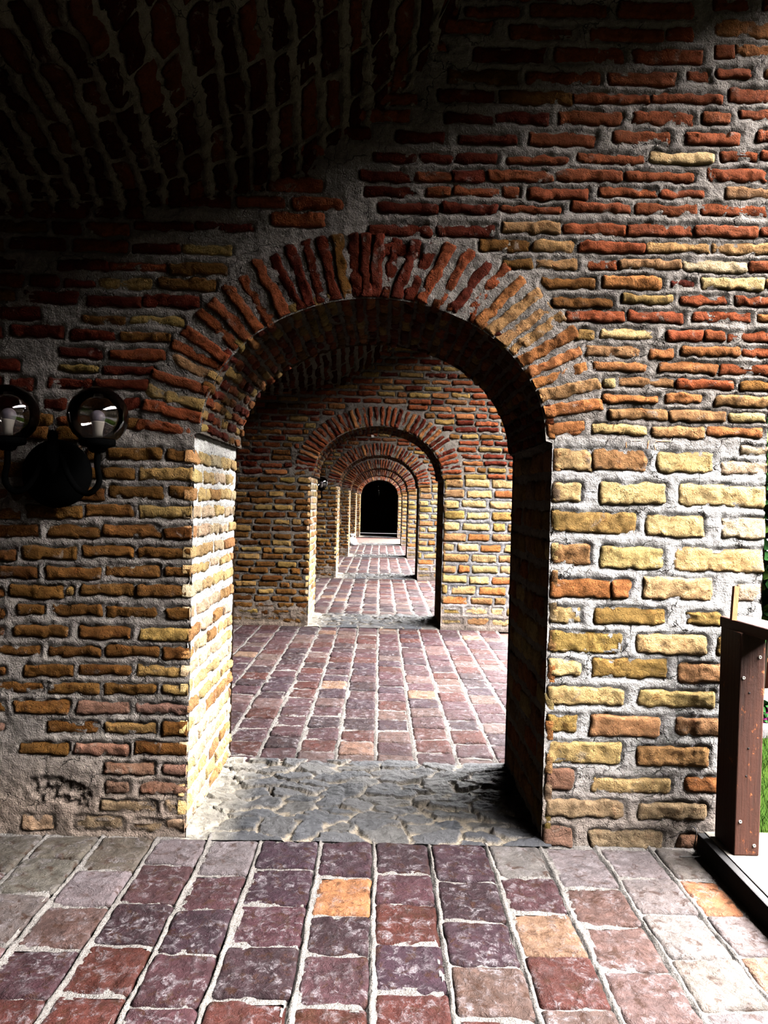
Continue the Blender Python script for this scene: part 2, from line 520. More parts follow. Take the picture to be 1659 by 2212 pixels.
A_ROWS = [(505,880,18,80,'r'),(935,1295,10,90,'r'),(1390,1575,-5,50,'r'),(1640,1760,-5,50,'r'),
(405,725,120,190,'r'),(790,1155,135,200,'r'),(1165,1298,132,200,'r'),(1405,1760,98,182,'o'),(225,580,225,300,'k'),(620,960,230,305,'r'),
(1005,1348,245,308,'r'),(1400,1500,220,282,'r'),(1508,1760,215,275,'o'),(108,445,332,405,'b'),(490,848,350,408,'r'),(885,1215,348,415,'r'),
(1265,1375,345,402,'r'),(1410,1583,330,378,'r'),(1640,1760,335,375,'o'),(60,335,440,495,'k'),(362,712,440,505,'b'),(720,1090,450,500,'r'),
(1097,1440,455,500,'r'),(1465,1760,430,495,'r'),(90,325,545,600,'k'),(340,600,545,600,'k'),(643,948,540,608,'r'),(1005,1298,542,605,'r'),
(1338,1475,543,602,'r'),(1520,1760,530,582,'r'),(-150,90,640,690,'k'),(150,445,648,700,'k'),(500,825,640,708,'r'),(910,1183,638,700,'r'),
(1255,1528,645,703,'r'),(1605,1760,632,685,'r'),(-260,-40,740,790,'k'),(-30,130,745,790,'k'),(140,345,740,790,'k'),(395,690,755,795,'r'),
(733,1065,745,792,'r'),(1080,1400,738,793,'y'),(1430,1612,732,780,'r'),(1625,1760,728,772,'r'),(-320,-70,830,882,'k'),(-60,120,825,880,'r'),
(125,285,825,885,'k'),(295,620,828,880,'r'),(632,955,825,880,'r'),(965,1302,835,880,'r'),(1370,1655,820,880,'r'),(-300,-10,905,955,'k'),
(0,120,905,955,'r'),(130,360,900,950,'r'),(368,450,905,955,'r'),(495,795,912,968,'r'),(835,1128,912,955,'r'),(1137,1355,920,960,'r'),
(1455,1760,908,965,'m'),(-240,60,985,1035,'k'),(70,350,985,1035,'k'),(358,655,998,1035,'r'),(705,990,985,1032,'r'),(1012,1318,990,1042,'r'),
(1333,1660,990,1048,'r'),(-280,40,1085,1145,'k'),(50,340,1085,1145,'k'),(-350,-20,1180,1240,'k')]
B_ROWS = [(-250,172,0,78,'m'),(188,642,12,92,'r'),(652,1118,15,100,'r'),(1130,1592,25,105,'r'),(1602,1800,30,100,'r'),
(-420,-45,120,205,'b'),(-30,275,128,215,'m'),(300,768,145,220,'r'),(780,1240,150,220,'m'),(1250,1800,150,232,'m'),(-250,-30,262,335,'b'),
(-10,300,262,338,'m'),(345,580,265,340,'r'),(595,1035,272,335,'m'),(1050,1515,270,358,'w'),(1530,1800,282,365,'r'),
(20,410,400,472,'b'),(470,898,390,480,'o'),(960,1138,415,472,'k'),(1185,1635,400,485,'y'),(1645,1800,410,470,'m'),
(100,540,540,612,'b'),(600,985,522,585,'d'),(1030,1370,528,595,'r'),(1415,1800,535,600,'r'),(210,628,635,715,'r'),(660,1050,640,718,'r'),
(1115,1532,645,722,'r'),(1580,1800,660,720,'o'),(280,420,770,845,'d'),(460,840,768,840,'y'),(930,1188,778,850,'r'),(1197,1345,780,850,'r'),
(1362,1800,790,860,'r'),(340,750,892,970,'m'),(795,992,905,980,'o'),(1042,1470,893,960,'o'),(1480,1800,905,970,'r'),
(395,795,1005,1070,'o'),(880,1303,1010,1082,'o'),(1312,1800,1020,1098,'r'),(465,560,1112,1185,'y'),(570,995,1115,1180,'m'),
(1003,1410,1130,1200,'r'),(1450,1800,1145,1215,'b'),(468,868,1238,1298,'o'),(912,1180,1230,1305,'o'),(1275,1690,1250,1325,'m'),
(515,938,1342,1418,'m'),(944,1350,1355,1435,'m'),(1380,1645,1370,1440,'y'),(85,325,1445,1525,'o'),(395,785,1455,1522,'y'),
(815,1210,1470,1550,'m'),(1220,1625,1475,1540,'o')]
C_ROWS = [(125,398,130,285,'y'),(402,790,135,285,'m'),(865,1268,155,300,'y'),(1455,1680,110,180,'w'),(1325,1680,220,315,'w'),
(110,322,382,510,'y'),(450,925,375,525,'y'),(1012,1650,390,548,'y'),(98,708,585,740,'d'),(785,1205,610,765,'y'),(1322,1645,625,775,'w'),
(105,382,815,970,'m'),(458,910,838,995,'y'),(985,1635,850,1015,'y'),(95,523,1065,1200,'o'),(530,670,1075,1205,'o'),
(765,1268,1055,1215,'y'),(1440,1605,1100,1235,'w'),(100,318,1272,1385,'y'),(410,925,1275,1390,'d'),(1070,1330,1305,1400,'d'),
(90,620,1450,1600,'d'),(710,1225,1468,1605,'y'),(1290,1560,1490,1620,'d')]
D_ROWS = [(85,315,85,198,'y'),(398,938,78,220,'d'),(1022,1390,112,250,'m'),(75,625,283,412,'y'),(720,1280,308,430,'y'),(1340,1600,330,440,'d'),
(80,292,485,605,'d'),(378,880,485,635,'m'),(1000,1390,500,640,'m'),(72,608,670,830,'y'),(712,1240,712,850,'m'),(1320,1600,730,860,'d'),
(62,260,862,1020,'p'),(392,960,935,1045,'y'),(1070,1400,925,1040,'o'),(70,640,1090,1220,'g'),(720,1220,1115,1235,'g'),(1300,1560,1120,1240,'g'),
(38,250,1280,1420,'p'),(375,910,1310,1450,'g'),(1010,1330,1350,1450,'p')]
E_ROWS = [(270,560,100,195,'p'),(590,680,120,205,'b'),(738,1110,120,205,'b'),(1140,1345,130,215,'b'),(280,460,255,335,'a'),(470,700,250,335,'b'),(710,930,255,335,'b'),
(960,1345,255,345,'d'),(-160,45,400,480,'a'),(80,310,390,480,'a'),(340,718,390,480,'a'),(748,1120,385,470,'b'),(1160,1345,390,475,'b'),
(-280,130,530,610,'a'),(170,565,515,605,'b'),(585,915,510,590,'b'),(950,1345,525,605,'d'),(-120,260,655,735,'a'),(330,685,655,740,'b'),
(705,1100,650,735,'b'),(1125,1345,665,745,'a'),(-240,108,815,890,'a'),(150,528,800,885,'b'),(565,918,795,870,'b'),(945,1345,805,885,'b'),
(-120,258,935,1015,'a'),(320,688,940,1020,'b'),(722,1100,930,1010,'b'),(1130,1345,940,1005,'b'),(-300,20,1090,1150,'a'),(65,435,1065,1155,'b'),
(460,512,1075,1135,'d'),(560,910,1055,1135,'b'),(930,1340,1065,1145,'b'),(-240,30,1230,1300,'a'),(120,305,1195,1270,'b'),(348,700,1200,1275,'b'),
(720,1080,1215,1295,'b'),(1135,1340,1220,1305,'b'),(-330,25,1350,1420,'a'),(95,455,1345,1425,'b'),(530,900,1350,1435,'b'),(955,1340,1365,1445,'d')]
F_ROWS = [(-90,272,45,110,'b'),(328,695,55,125,'b'),(725,1092,48,130,'b'),(1120,1325,62,140,'b'),(-250,40,185,250,'b'),(160,515,178,260,'b'),
(548,898,180,250,'b'),(935,1325,185,262,'d'),(-80,290,300,370,'b'),(325,685,305,380,'b'),(715,1080,310,385,'b'),(1122,1325,315,385,'d'),
(-330,30,430,495,'b'),(85,470,425,515,'b'),(525,890,430,520,'p'),(925,1325,450,525,'p'),(-160,20,575,640,'p'),(325,680,570,655,'b'),(712,1075,580,660,'d'),
(1115,1325,570,670,'b'),(125,468,720,795,'b'),(508,880,725,805,'p'),(920,1325,715,800,'b'),(712,1070,855,935,'p'),(1125,1325,865,940,'p'),
(720,890,985,1070,'p'),(955,1325,990,1070,'p'),(695,1080,1115,1200,'g'),(1135,1325,1115,1205,'g'),(145,370,1210,1310,'g'),
(510,860,1225,1320,'g'),(905,1130,1245,1325,'g'),(1145,1325,1240,1325,'g')]
G_ROWS = [(865,1238,0,55,'k'),(1250,1620,0,55,'k'),(840,1160,140,200,'k'),(1170,1490,140,210,'d'),(370,690,240,305,'k'),(700,1060,258,310,'r'),(1085,1450,265,340,'b'),
(400,610,370,420,'k'),(635,975,360,430,'d'),(1015,1385,360,440,'b'),(560,905,475,545,'k'),(915,1280,470,545,'k'),(520,812,600,655,'b'),
(830,1180,605,660,'d'),(450,740,690,755,'k'),(770,1095,705,765,'b'),(370,660,800,870,'k'),(700,1055,815,885,'r'),(370,630,915,955,'d'),
(655,980,920,975,'k'),(300,590,1000,1060,'k'),(612,950,1005,1070,'k')]
# arch ring bricks: outer end -> inner end
VOUS = [(5,690,185,718,'r'),(30,622,216,668,'r'),(40,572,250,628,'d'),(60,512,270,578,'r'),(125,455,285,538,'m'),(130,402,308,498,'r'),
(170,358,330,472,'r'),(225,292,352,412,'r'),(270,255,398,388,'r'),(312,195,430,352,'r'),(375,170,468,312,'r'),(428,110,532,315,'r'),
(482,95,580,290,'k'),(540,62,615,268,'k'),(598,40,655,252,'k'),(655,30,700,240,'k'),(710,22,745,235,'b'),(765,20,782,232,'k'),
(812,20,815,232,'k'),(862,22,848,230,'k'),(925,35,885,230,'k'),(990,40,925,234,'k'),(1050,50,965,238,'k'),(1112,55,1015,245,'r'),
(1185,72,1078,252,'r'),(1245,118,1130,275,'k'),(1318,128,1178,296,'r'),(1370,180,1215,328,'o'),(1430,222,1262,358,'m'),(1472,270,1292,398,'m'),
(1512,310,1335,432,'m'),(1555,362,1370,468,'o'),(1572,430,1390,512,'o'),(1598,482,1412,550,'o'),(1640,548,1438,592,'m'),
(1645,620,1450,645,'o'),(1588,700,1470,712,'o')]


def vous_bricks():
    out = []
    for (x0, y0, x1, y1, c) in VOUS:
        p0 = on_y(300 + x0 / 1.659, 500 + y0 / 1.659, D); p1 = on_y(300 + x1 / 1.659, 500 + y1 / 1.659, D)
        ang = math.atan2(p1[1] - p0[1], p1[0] - p0[0]); L = math.hypot(p1[0] - p0[0], p1[1] - p0[1]) + 0.03
        ux, uz = math.cos(ang), math.sin(ang)
        e = (p1[0] + ux * 0.015, p1[1] + uz * 0.015)
        out.append((e[0] - ux * L / 2, e[1] - uz * L / 2, L / 2, RS.uniform(.0215, .026), ang, jit(COL[c]), RS.uniform(.004, .014), 0.009))
    return out


def overlaps(b, lst, m=0.008):
    for o in lst:
        if abs(b[0] - o[0]) < b[2] + o[2] + m and abs(b[1] - o[1]) < b[3] + o[3] + m:
            return True
    return False


def courses(u0, u1, z0, z1, pitch, hb, ln, cols, skip=None, gap=0.028, ring=False, prot=0.006):
    """staggered courses over a rectangle, kept out of the opening and the arch ring"""
    out = []; z = z0 + pitch / 2; k = 0
    while z < z1:
        spans = [(u0, u1)]
        if ring and z > ZS - 0.02:
            q = 1 - ((z - ZS) / (EB + RING + 0.03)) ** 2
            if q > 0:
                w = (EA + RING + 0.03) * math.sqrt(q)
                spans = [(u0, min(u1, XC - w)), (max(u0, XC + w), u1)]
        for (a, b) in spans:
            u = a - (ln * 0.5 * (k % 2)) - RS.uniform(0, 0.1) * ln
            if a > XC: u = a - (RS.uniform(.2, .7) * ln if k % 2 else 0)
            while u < b:
                L = ln * RS.uniform(0.78, 1.12)
                if RS.random() < 0.12: L *= 0.5
                x0, x1 = max(u, a), min(u + L, b)
                if x1 - x0 > 0.05:
                    br = ((x0 + x1) / 2, z + RS.uniform(-.006, .006), (x1 - x0) / 2, hb / 2 * RS.uniform(.88, 1.1), RS.uniform(-.012, .012),
                          jit(COL[RS.choice(cols)], .18), prot + RS.uniform(-.004, .006), 0.011)
                    if skip is None or not overlaps(br, skip): out.append(br)
                u += L + gap * RS.uniform(.7, 1.3)
        z += pitch * RS.uniform(.96, 1.04); k += 1
    return out


low_r = trace(C_ROWS, 1160, 930, 3.3247, 0.005, 0.013) + trace(D_ROWS, 1160, 1400, 3.3247, 0.005, 0.014)
up_r = trace(A_ROWS, 920, 0, 2.245, 0.004, 0.011) + trace(B_ROWS, 1160, 480, 3.3247, 0.005, 0.011)
low_l = trace(E_ROWS, 0, 930, 3.190, 0.006, 0.010) + trace(F_ROWS, 0, 1380, 3.190, 0.005, 0.010)
up_l = trace(G_ROWS, 0, 480, 2.9625, 0.006, 0.011)
vous = vous_bricks()
face1 = low_r + up_r + low_l + up_l
XF = on_y(-6, 1100, D)[0]
ring_out = EA + RING + 0.02
broken = [(*on_y(110, 1715, D), 0.22, 0.085), (*on_y(95, 1655, D), 0.20, 0.05), (*on_y(60, 1770, D), 0.13, 0.06), (*on_y(15, 1700, D), 0.12, 0.2)]
fill = courses(X_LEFT, XF + 0.42, 0.0, 1.66, 0.0765, 0.054, 0.215, 'bba', skip=face1 + broken)
fill += courses(X_LEFT, -0.99, 1.66, 4.6, 0.072, 0.05, 0.22, 'kkrb', skip=face1)
fill += courses(-0.99, X_END, 2.35, 4.9, 0.072, 0.05, 0.24, 'krr', skip=face1 + [(XC, ZS, EA + RING, EB + RING + 0.02)])


def mortar1(U, V):
    """lime-white on the big-brick pier, grey-brown and dusty elsewhere"""
    c = np.empty(U.shape + (3,)); c[...] = albedo((160, 150, 142))
    w = np.clip((U - 0.5) / 0.3, 0, 1) * np.clip((1.72 - V) / 0.1, 0, 1)
    c = c * (1 - w[..., None]) + albedo((208, 203, 199)) * w[..., None]
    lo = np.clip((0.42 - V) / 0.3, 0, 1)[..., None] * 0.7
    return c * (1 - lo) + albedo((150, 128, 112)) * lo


def holes1(U, V):
    """the broken-out patch low on the left pier"""
    cx, cz = on_y(123, 1706, D)
    q = ((U - cx) / 0.15) ** 2 + ((V - cz + 0.25 * (U - cx)) / 0.058) ** 2 + 0.5 * fbm(U, V, 2.2, 14, 3)
    m = np.clip((1.0 - q) * 2.5, 0, 1)
    return m * (-0.016 + 0.016 * fbm(U, V, 8.8, 55, 3)) + 0.006 * np.clip((0.34 - V) / 0.2, 0, 1) * np.clip(-U, 0, 1)


def snap_end(u, v, off):
    u, v = snap_open(u, v, off)
    return np.minimum(u, X_END + 0.004), v


acc = Acc()
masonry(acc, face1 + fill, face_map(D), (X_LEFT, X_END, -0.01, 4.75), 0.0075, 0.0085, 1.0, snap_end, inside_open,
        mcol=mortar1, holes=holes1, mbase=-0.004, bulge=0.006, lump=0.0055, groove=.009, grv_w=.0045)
wall1 = struct(acc.build('wall_near', [M_BRICK, M_MORTAR]))
acc = Acc()
masonry(acc, vous, face_map(D), (XC - .01, XC, ZS, ZS + .01), 0.0075, 0.008, 2.0, snap_open, None, bulge=0, skirt=0.035)
acc.build('arch_ring', [M_BRICK, M_MORTAR], wall1)


def jamb(parent, rows, Y, side, seed, res, bres, cols):
    """courses of the reveal; rows are (centre height, half height)"""
    bl = []
    for k, (z, hz) in enumerate(rows):
        v = -0.004
        L = 0.10 if k % 2 else 0.19
        while v < T - 0.02:
            e = min(v + L * RS.uniform(.9, 1.1), T + 0.004)
            bl.append((z + RS.uniform(-.004, .004), (v + e) / 2, hz, (e - v) / 2, 0.0, jit(COL[RS.choice(cols)] * (1.35 if side < 0 else 1)), RS.uniform(0, .008), 0.009))  # left reveal bricks lightened: strong daylight painted into their tint
            v = e + 0.022; L = 0.20
    if side < 0: mp = lambda u, v, n: np.stack([np.full_like(u, XL) + n, Y + v, u], -1)
    else: mp = lambda u, v, n: np.stack([np.full_like(u, XR) - n, Y + v, u], -1)
    a = Acc()
    masonry(a, bl, mp, (-0.01, ZS + 0.005, 0.0, T), res, bres, seed, mcol=1.25 * albedo((248, 244, 236)) if side < 0 else albedo((170, 160, 150)), mbase=-0.005, bulge=0.003, groove=0.007)  # left mortar lightened too, the same daylight put into its colour
    return a.build('jamb', [M_BRICK, M_MORTAR], parent)


def soffit(parent, nring, Y, seed, res, bres, cols):
    th = np.linspace(math.pi, 0, 400)
    ex, ez = XC + EA * np.cos(th), ZS + EB * np.sin(th)
    sl = np.concatenate([[0], np.cumsum(np.hypot(np.diff(ex), np.diff(ez)))]); L = sl[-1]

    def mp(u, v, n):
        t = np.interp(u, sl, th); c, s = np.cos(t), np.sin(t)
        nx, nz = c / EA, s / EB; q = np.hypot(nx, nz)
        return np.stack([XC + EA * c - n * nx / q, Y + v, ZS + EB * s - n * nz / q], -1)
    bl = []
    for k in range(nring):
        u = (k + 0.5) / nring * L; v = -0.004; w = 0.08 if k % 2 else 0.14
        while v < T - 0.02:
            e = min(v + w * RS.uniform(.8, 1.2), T + 0.006)
            bl.append((u + RS.uniform(-.004, .004), (v + e) / 2, L / nring * 0.5 * RS.uniform(.58, .72), (e - v) / 2, RS.uniform(-.03, .03),
                       jit(COL[RS.choice(cols)], .2), RS.uniform(-.002, .012), 0.008))
            v = e + 0.02; w = 0.13
    a = Acc()
    masonry(a, bl, mp, (0.0, L, 0.0, T), res, bres, seed, mcol=albedo((140, 128, 116)), mbase=-0.007, bulge=0.006)
    # the arch foot oversails the jamb: underside of the little ledge
    for xa, xb in ((XL - 0.03, XC - EA + 0.002), (XC + EA - 0.002, XR + 0.03)):
        us = np.linspace(xa, xb, 5); vs = np.linspace(0, T, 60); U, V = np.meshgrid(us, vs, indexing='ij')
        a.grid(np.stack([U, Y + V, ZS + 0.004 * fbm(U, V, 4.4, 25, 3)], -1), albedo((170, 160, 148)), 1)
    return a.build('soffit', [M_BRICK, M_MORTAR], parent)


def carcass(parent, Y, back=True):
    """outer end and far face of the wall, and the solid fill that keeps light out"""
    a = Acc()
    bl = []
    for z0, z1, p, h in ((0, 1.65, .135, .09), (1.65, 4.9, .075, .05)):
        z = z0 + p / 2; k = 0
        while z < z1:
            v = 0.0 - (k % 2) * 0.1
            while v < T:
                e = min(v + RS.uniform(.2, .27), T + .004); s = max(v, .03)
                if e - s > .05: bl.append((z, (s + e) / 2, h / 2, (e - s) / 2, 0, jit(COL[RS.choice('ymw' if z < 1.65 else 'rom')]), RS.uniform(.002, .012), .011))
                v = e + 0.025
            z += p; k += 1
    masonry(a, bl, lambda u, v, n: np.stack([X_END + n, Y + v, u], -1), (0, 4.9, 0, T), 0.014, 0.016, 7.0, mcol=albedo((190, 184, 176)))
    if back:
        us = np.arange(X_LEFT, X_END + .03, .03); vs = np.arange(0, 4.95, .03); U, V = np.meshgrid(us, vs, indexing='ij')
        ins = inside_open(U, V) < -.006
        kf = ~(ins[:-1, :-1] & ins[1:, :-1] & ins[1:, 1:] & ins[:-1, 1:])
        U2, V2 = snap_open(U, V, .006)
        a.grid(np.stack([np.minimum(U2, X_END), np.full_like(U2, Y + T - .004), V2], -1), albedo((140, 112, 88)), 1, kf)
    for lo, hi in (((X_LEFT, Y + .04, 0), (XL - .04, Y + T - .02, ZS)), ((XR + .04, Y + .04, 0), (X_END - .04, Y + T - .02, ZS)),
                   ((X_LEFT, Y + .04, ZS + EB + .05), (X_END - .04, Y + T - .02, Z_TOP)), ((X_LEFT, Y + .04, ZS), (XC - EA - .05, Y + T - .02, ZS + EB + .06)),
                   ((XC + EA + .05, Y + .04, ZS), (X_END - .04, Y + T - .02, ZS + EB + .06)), ((X_LEFT, Y + .03, 4.2), (X_END, Y + T - .02, Z_TOP))):
        a.box(lo, hi, albedo((120, 100, 84)), 1)
    return a.build('wall_core', [M_BRICK, M_MORTAR], parent)


rows_l = sorted({(round(b[1], 3), round(b[3], 4)) for b in low_l if abs(b[0] + b[2] - XL) < 0.06})
rows_r = [(z + .0, .042) for z in np.arange(.09, 1.62, .125)]
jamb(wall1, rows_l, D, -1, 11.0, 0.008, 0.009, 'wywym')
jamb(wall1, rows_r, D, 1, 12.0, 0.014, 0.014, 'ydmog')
soffit(wall1, 38, D, 13.0, 0.009, 0.009, 'rrobdk')
carcass(wall1, D)

# ------------------------------------------------------------------ the walls beyond (one built, then copied)
Y2 = D + PITCH


def far_face():
    bl = courses(X_LEFT, XL - 0.004, 0.03, ZS - .02, 0.0775, 0.056, 0.215, 'bbbad', gap=.024)
    bl += courses(XR + 0.004, X_END, 0.03, ZS - .02, 0.12, 0.082, 0.27, 'yydymo', gap=.035)
    bl += courses(X_LEFT, X_END, ZS, 4.6, 0.073, 0.05, 0.23, 'rrrkobd', ring=True, gap=.022)
    return bl


def far_ring(n=40):
    out = []
    for k in range(n):
        s = (k + .5) / n
        p0, p1 = ell_pt(s, RING), ell_pt(s, -.01)
        ang = math.atan2(p1[1] - p0[1], p1[0] - p0[0])
        out.append(((p0[0] + p1[0]) / 2, (p0[1] + p1[1]) / 2, (RING + .01) / 2 * RS.uniform(.92, 1.04), RS.uniform(.0195, .023), ang + RS.uniform(-.05, .05),
                    jit(COL[RS.choice('rrobk')], .2), RS.uniform(.004, .014), .008))
    return out


def mortar2(U, V):
    c = np.empty(U.shape + (3,)); c[...] = albedo((150, 140, 130))
    w = np.clip((U - 0.5) / 0.3, 0, 1) * np.clip((1.7 - V) / 0.1, 0, 1)
    c = c * (1 - w[..., None]) + albedo((164, 160, 160)) * w[..., None]
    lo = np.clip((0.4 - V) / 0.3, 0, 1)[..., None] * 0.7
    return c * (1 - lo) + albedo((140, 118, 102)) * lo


def plaster_foot(U, V):
    return 0.012 * np.clip((0.30 + .05 * fbm(U, V, 3.3, 5, 2) - V) / 0.10, 0, 1)


acc = Acc()
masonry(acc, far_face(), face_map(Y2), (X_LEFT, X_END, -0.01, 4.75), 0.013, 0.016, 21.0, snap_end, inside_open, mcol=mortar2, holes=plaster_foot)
wall2 = struct(acc.build('wall_second', [M_BRICK, M_MORTAR]))
acc = Acc()
masonry(acc, far_ring(), face_map(Y2), (XC - .01, XC, ZS, ZS + .01), 0.013, 0.014, 22.0, snap_open, None, bulge=0, skirt=.035)
acc.build('arch_ring', [M_BRICK, M_MORTAR], wall2)
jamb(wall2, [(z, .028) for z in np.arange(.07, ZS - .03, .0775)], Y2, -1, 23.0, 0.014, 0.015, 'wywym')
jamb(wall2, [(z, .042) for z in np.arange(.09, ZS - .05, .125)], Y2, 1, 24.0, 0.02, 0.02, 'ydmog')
soffit(wall2, 40, Y2, 25.0, 0.014, 0.015, 'rrobdk')
carcass(wall2, Y2)


def copy_tree(o, name, dy, parent=None):
    c = o.copy(); c.name = name; C.objects.link(c)
    if parent is None: c.location.y = o.location.y + dy
    else: c.parent = parent
    for ch in list(o.children): copy_tree(ch, ch.name.split('.')[0], 0, c)
    return c


walls = [wall1, wall2]
for k, nm in enumerate(('wall_third', 'wall_fourth', 'wall_fifth', 'wall_sixth')):
    walls.append(copy_tree(wall2, nm, PITCH * (k + 1)))
walls.append(copy_tree(wall2, 'wall_behind', -2 * PITCH))

# ------------------------------------------------------------------ flared vaults over the bays
_zx, _zz = [], []
for (px, py) in ((270, 484), (420, 480), (560, 470), (640, 436), (700, 400), (780, 345), (860, 268), (940, 185), (985, 95), (1010, 0)):
    q = on_y(px, py, D); _zx.append(q[0]); _zz.append(q[1])
_zx = [X_LEFT, -1.4] + _zx + [0.47, 0.75, X_END + 0.2]; _zz = [2.42, 2.50] + _zz + [3.85, 4.35, 4.55]
_bx = [X_LEFT, -0.95, -0.67, -0.3, 0.3, 0.8, X_END + .2]; _bb = [.30, .455, .89, 1.1, 1.05, .75, .6]


def vault(name, Yf, res, bres, seed, nlim=1.0):
    S = BAY / 2 + 0.02
    k = 1.9

    def mp(u, v, n):
        ph = v / k; zs = np.interp(u, _zx, _zz); b = np.interp(u, _bx, _bb)
        ny, nz = -np.cos(ph) / S, -np.sin(ph) / b; q = np.hypot(ny, nz) + 1e-9
        return np.stack([u, Yf + .02 - S + S * np.cos(ph) + n * ny / q, zs + b * np.sin(ph) + n * nz / q], -1)
    bl = []; u = X_LEFT + .04; j = 0
    while u < X_END + .1:
        v = RS.uniform(-.2, 0)
        while v < math.pi * k * nlim:
            L = RS.uniform(.2, .3); s = max(v, .0); e = min(v + L, math.pi * k)
            if e - s > .05:
                bl.append((u + RS.uniform(-.006, .006), (s + e) / 2, RS.uniform(.023, .032), (e - s) / 2, RS.uniform(-.02, .02),
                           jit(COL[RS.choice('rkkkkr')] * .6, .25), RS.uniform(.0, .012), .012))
            v += L + RS.uniform(.008, .03)
        u += RS.uniform(.082, .098); j += 1
    a = Acc()
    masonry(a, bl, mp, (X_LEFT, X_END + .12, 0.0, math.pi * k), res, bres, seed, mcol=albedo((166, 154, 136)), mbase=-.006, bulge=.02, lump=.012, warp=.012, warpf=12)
    return struct(a.build(name, [M_BRICK, M_MORTAR]))


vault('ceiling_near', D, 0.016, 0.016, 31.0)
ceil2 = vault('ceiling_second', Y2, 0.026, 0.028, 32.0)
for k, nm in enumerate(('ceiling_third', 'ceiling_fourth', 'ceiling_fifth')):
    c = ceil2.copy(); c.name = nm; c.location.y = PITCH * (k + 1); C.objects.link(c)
a = Acc()
Y_BACK, Y_FAR = D - 2 * PITCH, D + 5 * PITCH + T + 3.0
a.box((X_LEFT - .4, Y_BACK - .5, Z_TOP - .02), (X_END + .6, Y_FAR + .3, Z_TOP + .3), albedo((120, 100, 90)))
struct(a.build('roof_slab', [M_MORTAR], smooth=False))

# outer wall over each open side: the head of a broad arch
HEAD_S, HEAD_R = 3.55, 0.22


def outer_head(name, Y0, Y1):
    a = Acc(); n = 40
    Y0, Y1 = Y0 - .06, Y1 + .06
    ys = np.linspace(Y0, Y1, n); zs = HEAD_S + HEAD_R * np.sqrt(np.clip(1 - ((ys - (Y0 + Y1) / 2) / ((Y1 - Y0) / 2 + .02)) ** 2, 0, 1))
    xa, xb = X_END - .015, X_END + .42
    for x in (xa, xb):
        a.grid(np.stack([np.stack([np.full(n, x), ys, zs], -1), np.stack([np.full(n, x), ys, np.full(n, Z_TOP)], -1)], 1), albedo((150, 96, 66)), 0)
    a.grid(np.stack([np.stack([np.full(n, xa), ys, zs], -1), np.stack([np.full(n, xb), ys, zs], -1)], 1), albedo((150, 96, 66)), 0)
    for y in (Y0, Y1):                       # closed ends over the piers
        a.grid(np.array([[(xa, y, HEAD_S), (xa, y, Z_TOP)], [(xb, y, HEAD_S), (xb, y, Z_TOP)]], float), albedo((150, 96, 66)), 0)
    return struct(a.build(name, [M_MORTAR]))


outer_head('wall_outer', D - BAY, D)
for k, nm in enumerate(('wall_outer_second', 'wall_outer_third', 'wall_outer_fourth', 'wall_outer_fifth')):
    outer_head(nm, D + T + k * PITCH, D + PITCH * (k + 1))

# left end wall, closed ends of the row of bays
a = Acc()
bl = [(u, v, p, h, an, c, pr, r) for (u, v, p, h, an, c, pr, r) in courses(D - BAY, D, 0.0, 2.7, .0765, .054, .22, 'bbak')]
masonry(a, bl, lambda u, v, n: np.stack([X_LEFT + .02 + n, u, v], -1), (D - BAY, D, 0, 3.0), .03, .03, 41.0, mcol=albedo((150, 140, 130)))
a.box((X_LEFT - .4, Y_BACK - .5, 0), (X_LEFT, Y_FAR + .3, Z_TOP), albedo((130, 100, 80)), 1)
struct(a.build('wall_left', [M_BRICK, M_MORTAR]))
a = Acc()
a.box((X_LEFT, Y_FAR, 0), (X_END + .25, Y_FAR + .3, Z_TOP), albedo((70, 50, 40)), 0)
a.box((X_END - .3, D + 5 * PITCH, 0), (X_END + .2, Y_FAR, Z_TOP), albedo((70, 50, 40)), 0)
struct(a.build('wall_end', [M_MORTAR], smooth=False))
a = Acc()
a.box((X_LEFT, Y_BACK - .4, 0), (X_END + .2, Y_BACK, Z_TOP), albedo((110, 80, 62)), 0)
a.box((X_END - .3, Y_BACK, 0), (X_END + .2, D - PITCH, Z_TOP), albedo((110, 80, 62)), 0)
struct(a.build('wall_back', [M_MORTAR], smooth=False))

# ------------------------------------------------------------------ floors
TILE = {k: .27 * albedo(v) for k, v in dict(P=(112, 72, 78), R=(122, 64, 54), V=(92, 62, 74), G=(176, 160, 158), D=(164, 150, 138), O=(244, 160, 112),
                                   L=(190, 172, 166), K=(84, 56, 62), T=(206, 158, 128), M=(150, 116, 108)).items()}


def floor_map(u, v, n):
    return np.stack([u, v, n], -1)


def floor_mesh(name, tiles, bounds, joints, res, bres, seed, ridge):
    def hol(U, V):
        h = np.zeros(U.shape)
        wob = 0.006 * fbm(V, V * 0, seed + 2, 7, 3)
        for j in joints:
            d = U + wob - j
            h += (0.008 + .004 * fbm(V, V * 0 + j, seed, 16, 2)) * np.exp(-((d - .002) / .007) ** 2) * ridge - .010 * np.exp(-((d + .0125) / .0055) ** 2) * ridge
        return h
    a = Acc()
    masonry(a, tiles, floor_map, bounds, res, bres, seed, mcol=.55 * albedo((176, 168, 162)), mbase=-.006, bulge=.003, lump=.0035, groove=.006,
            rough=.0022, warp=.004, warpf=14, bevel=.008, holes=hol)
    return struct(a.build(name, [M_TILE, M_GROUT]))


JX = [on_z(px, 1831 + (px - 821) * .026)[0] for px in (91, 213, 334, 448, 560, 691, 807.6, 929, 1055, 1174, 1298, 1417)]
FRONT = D - 0.015
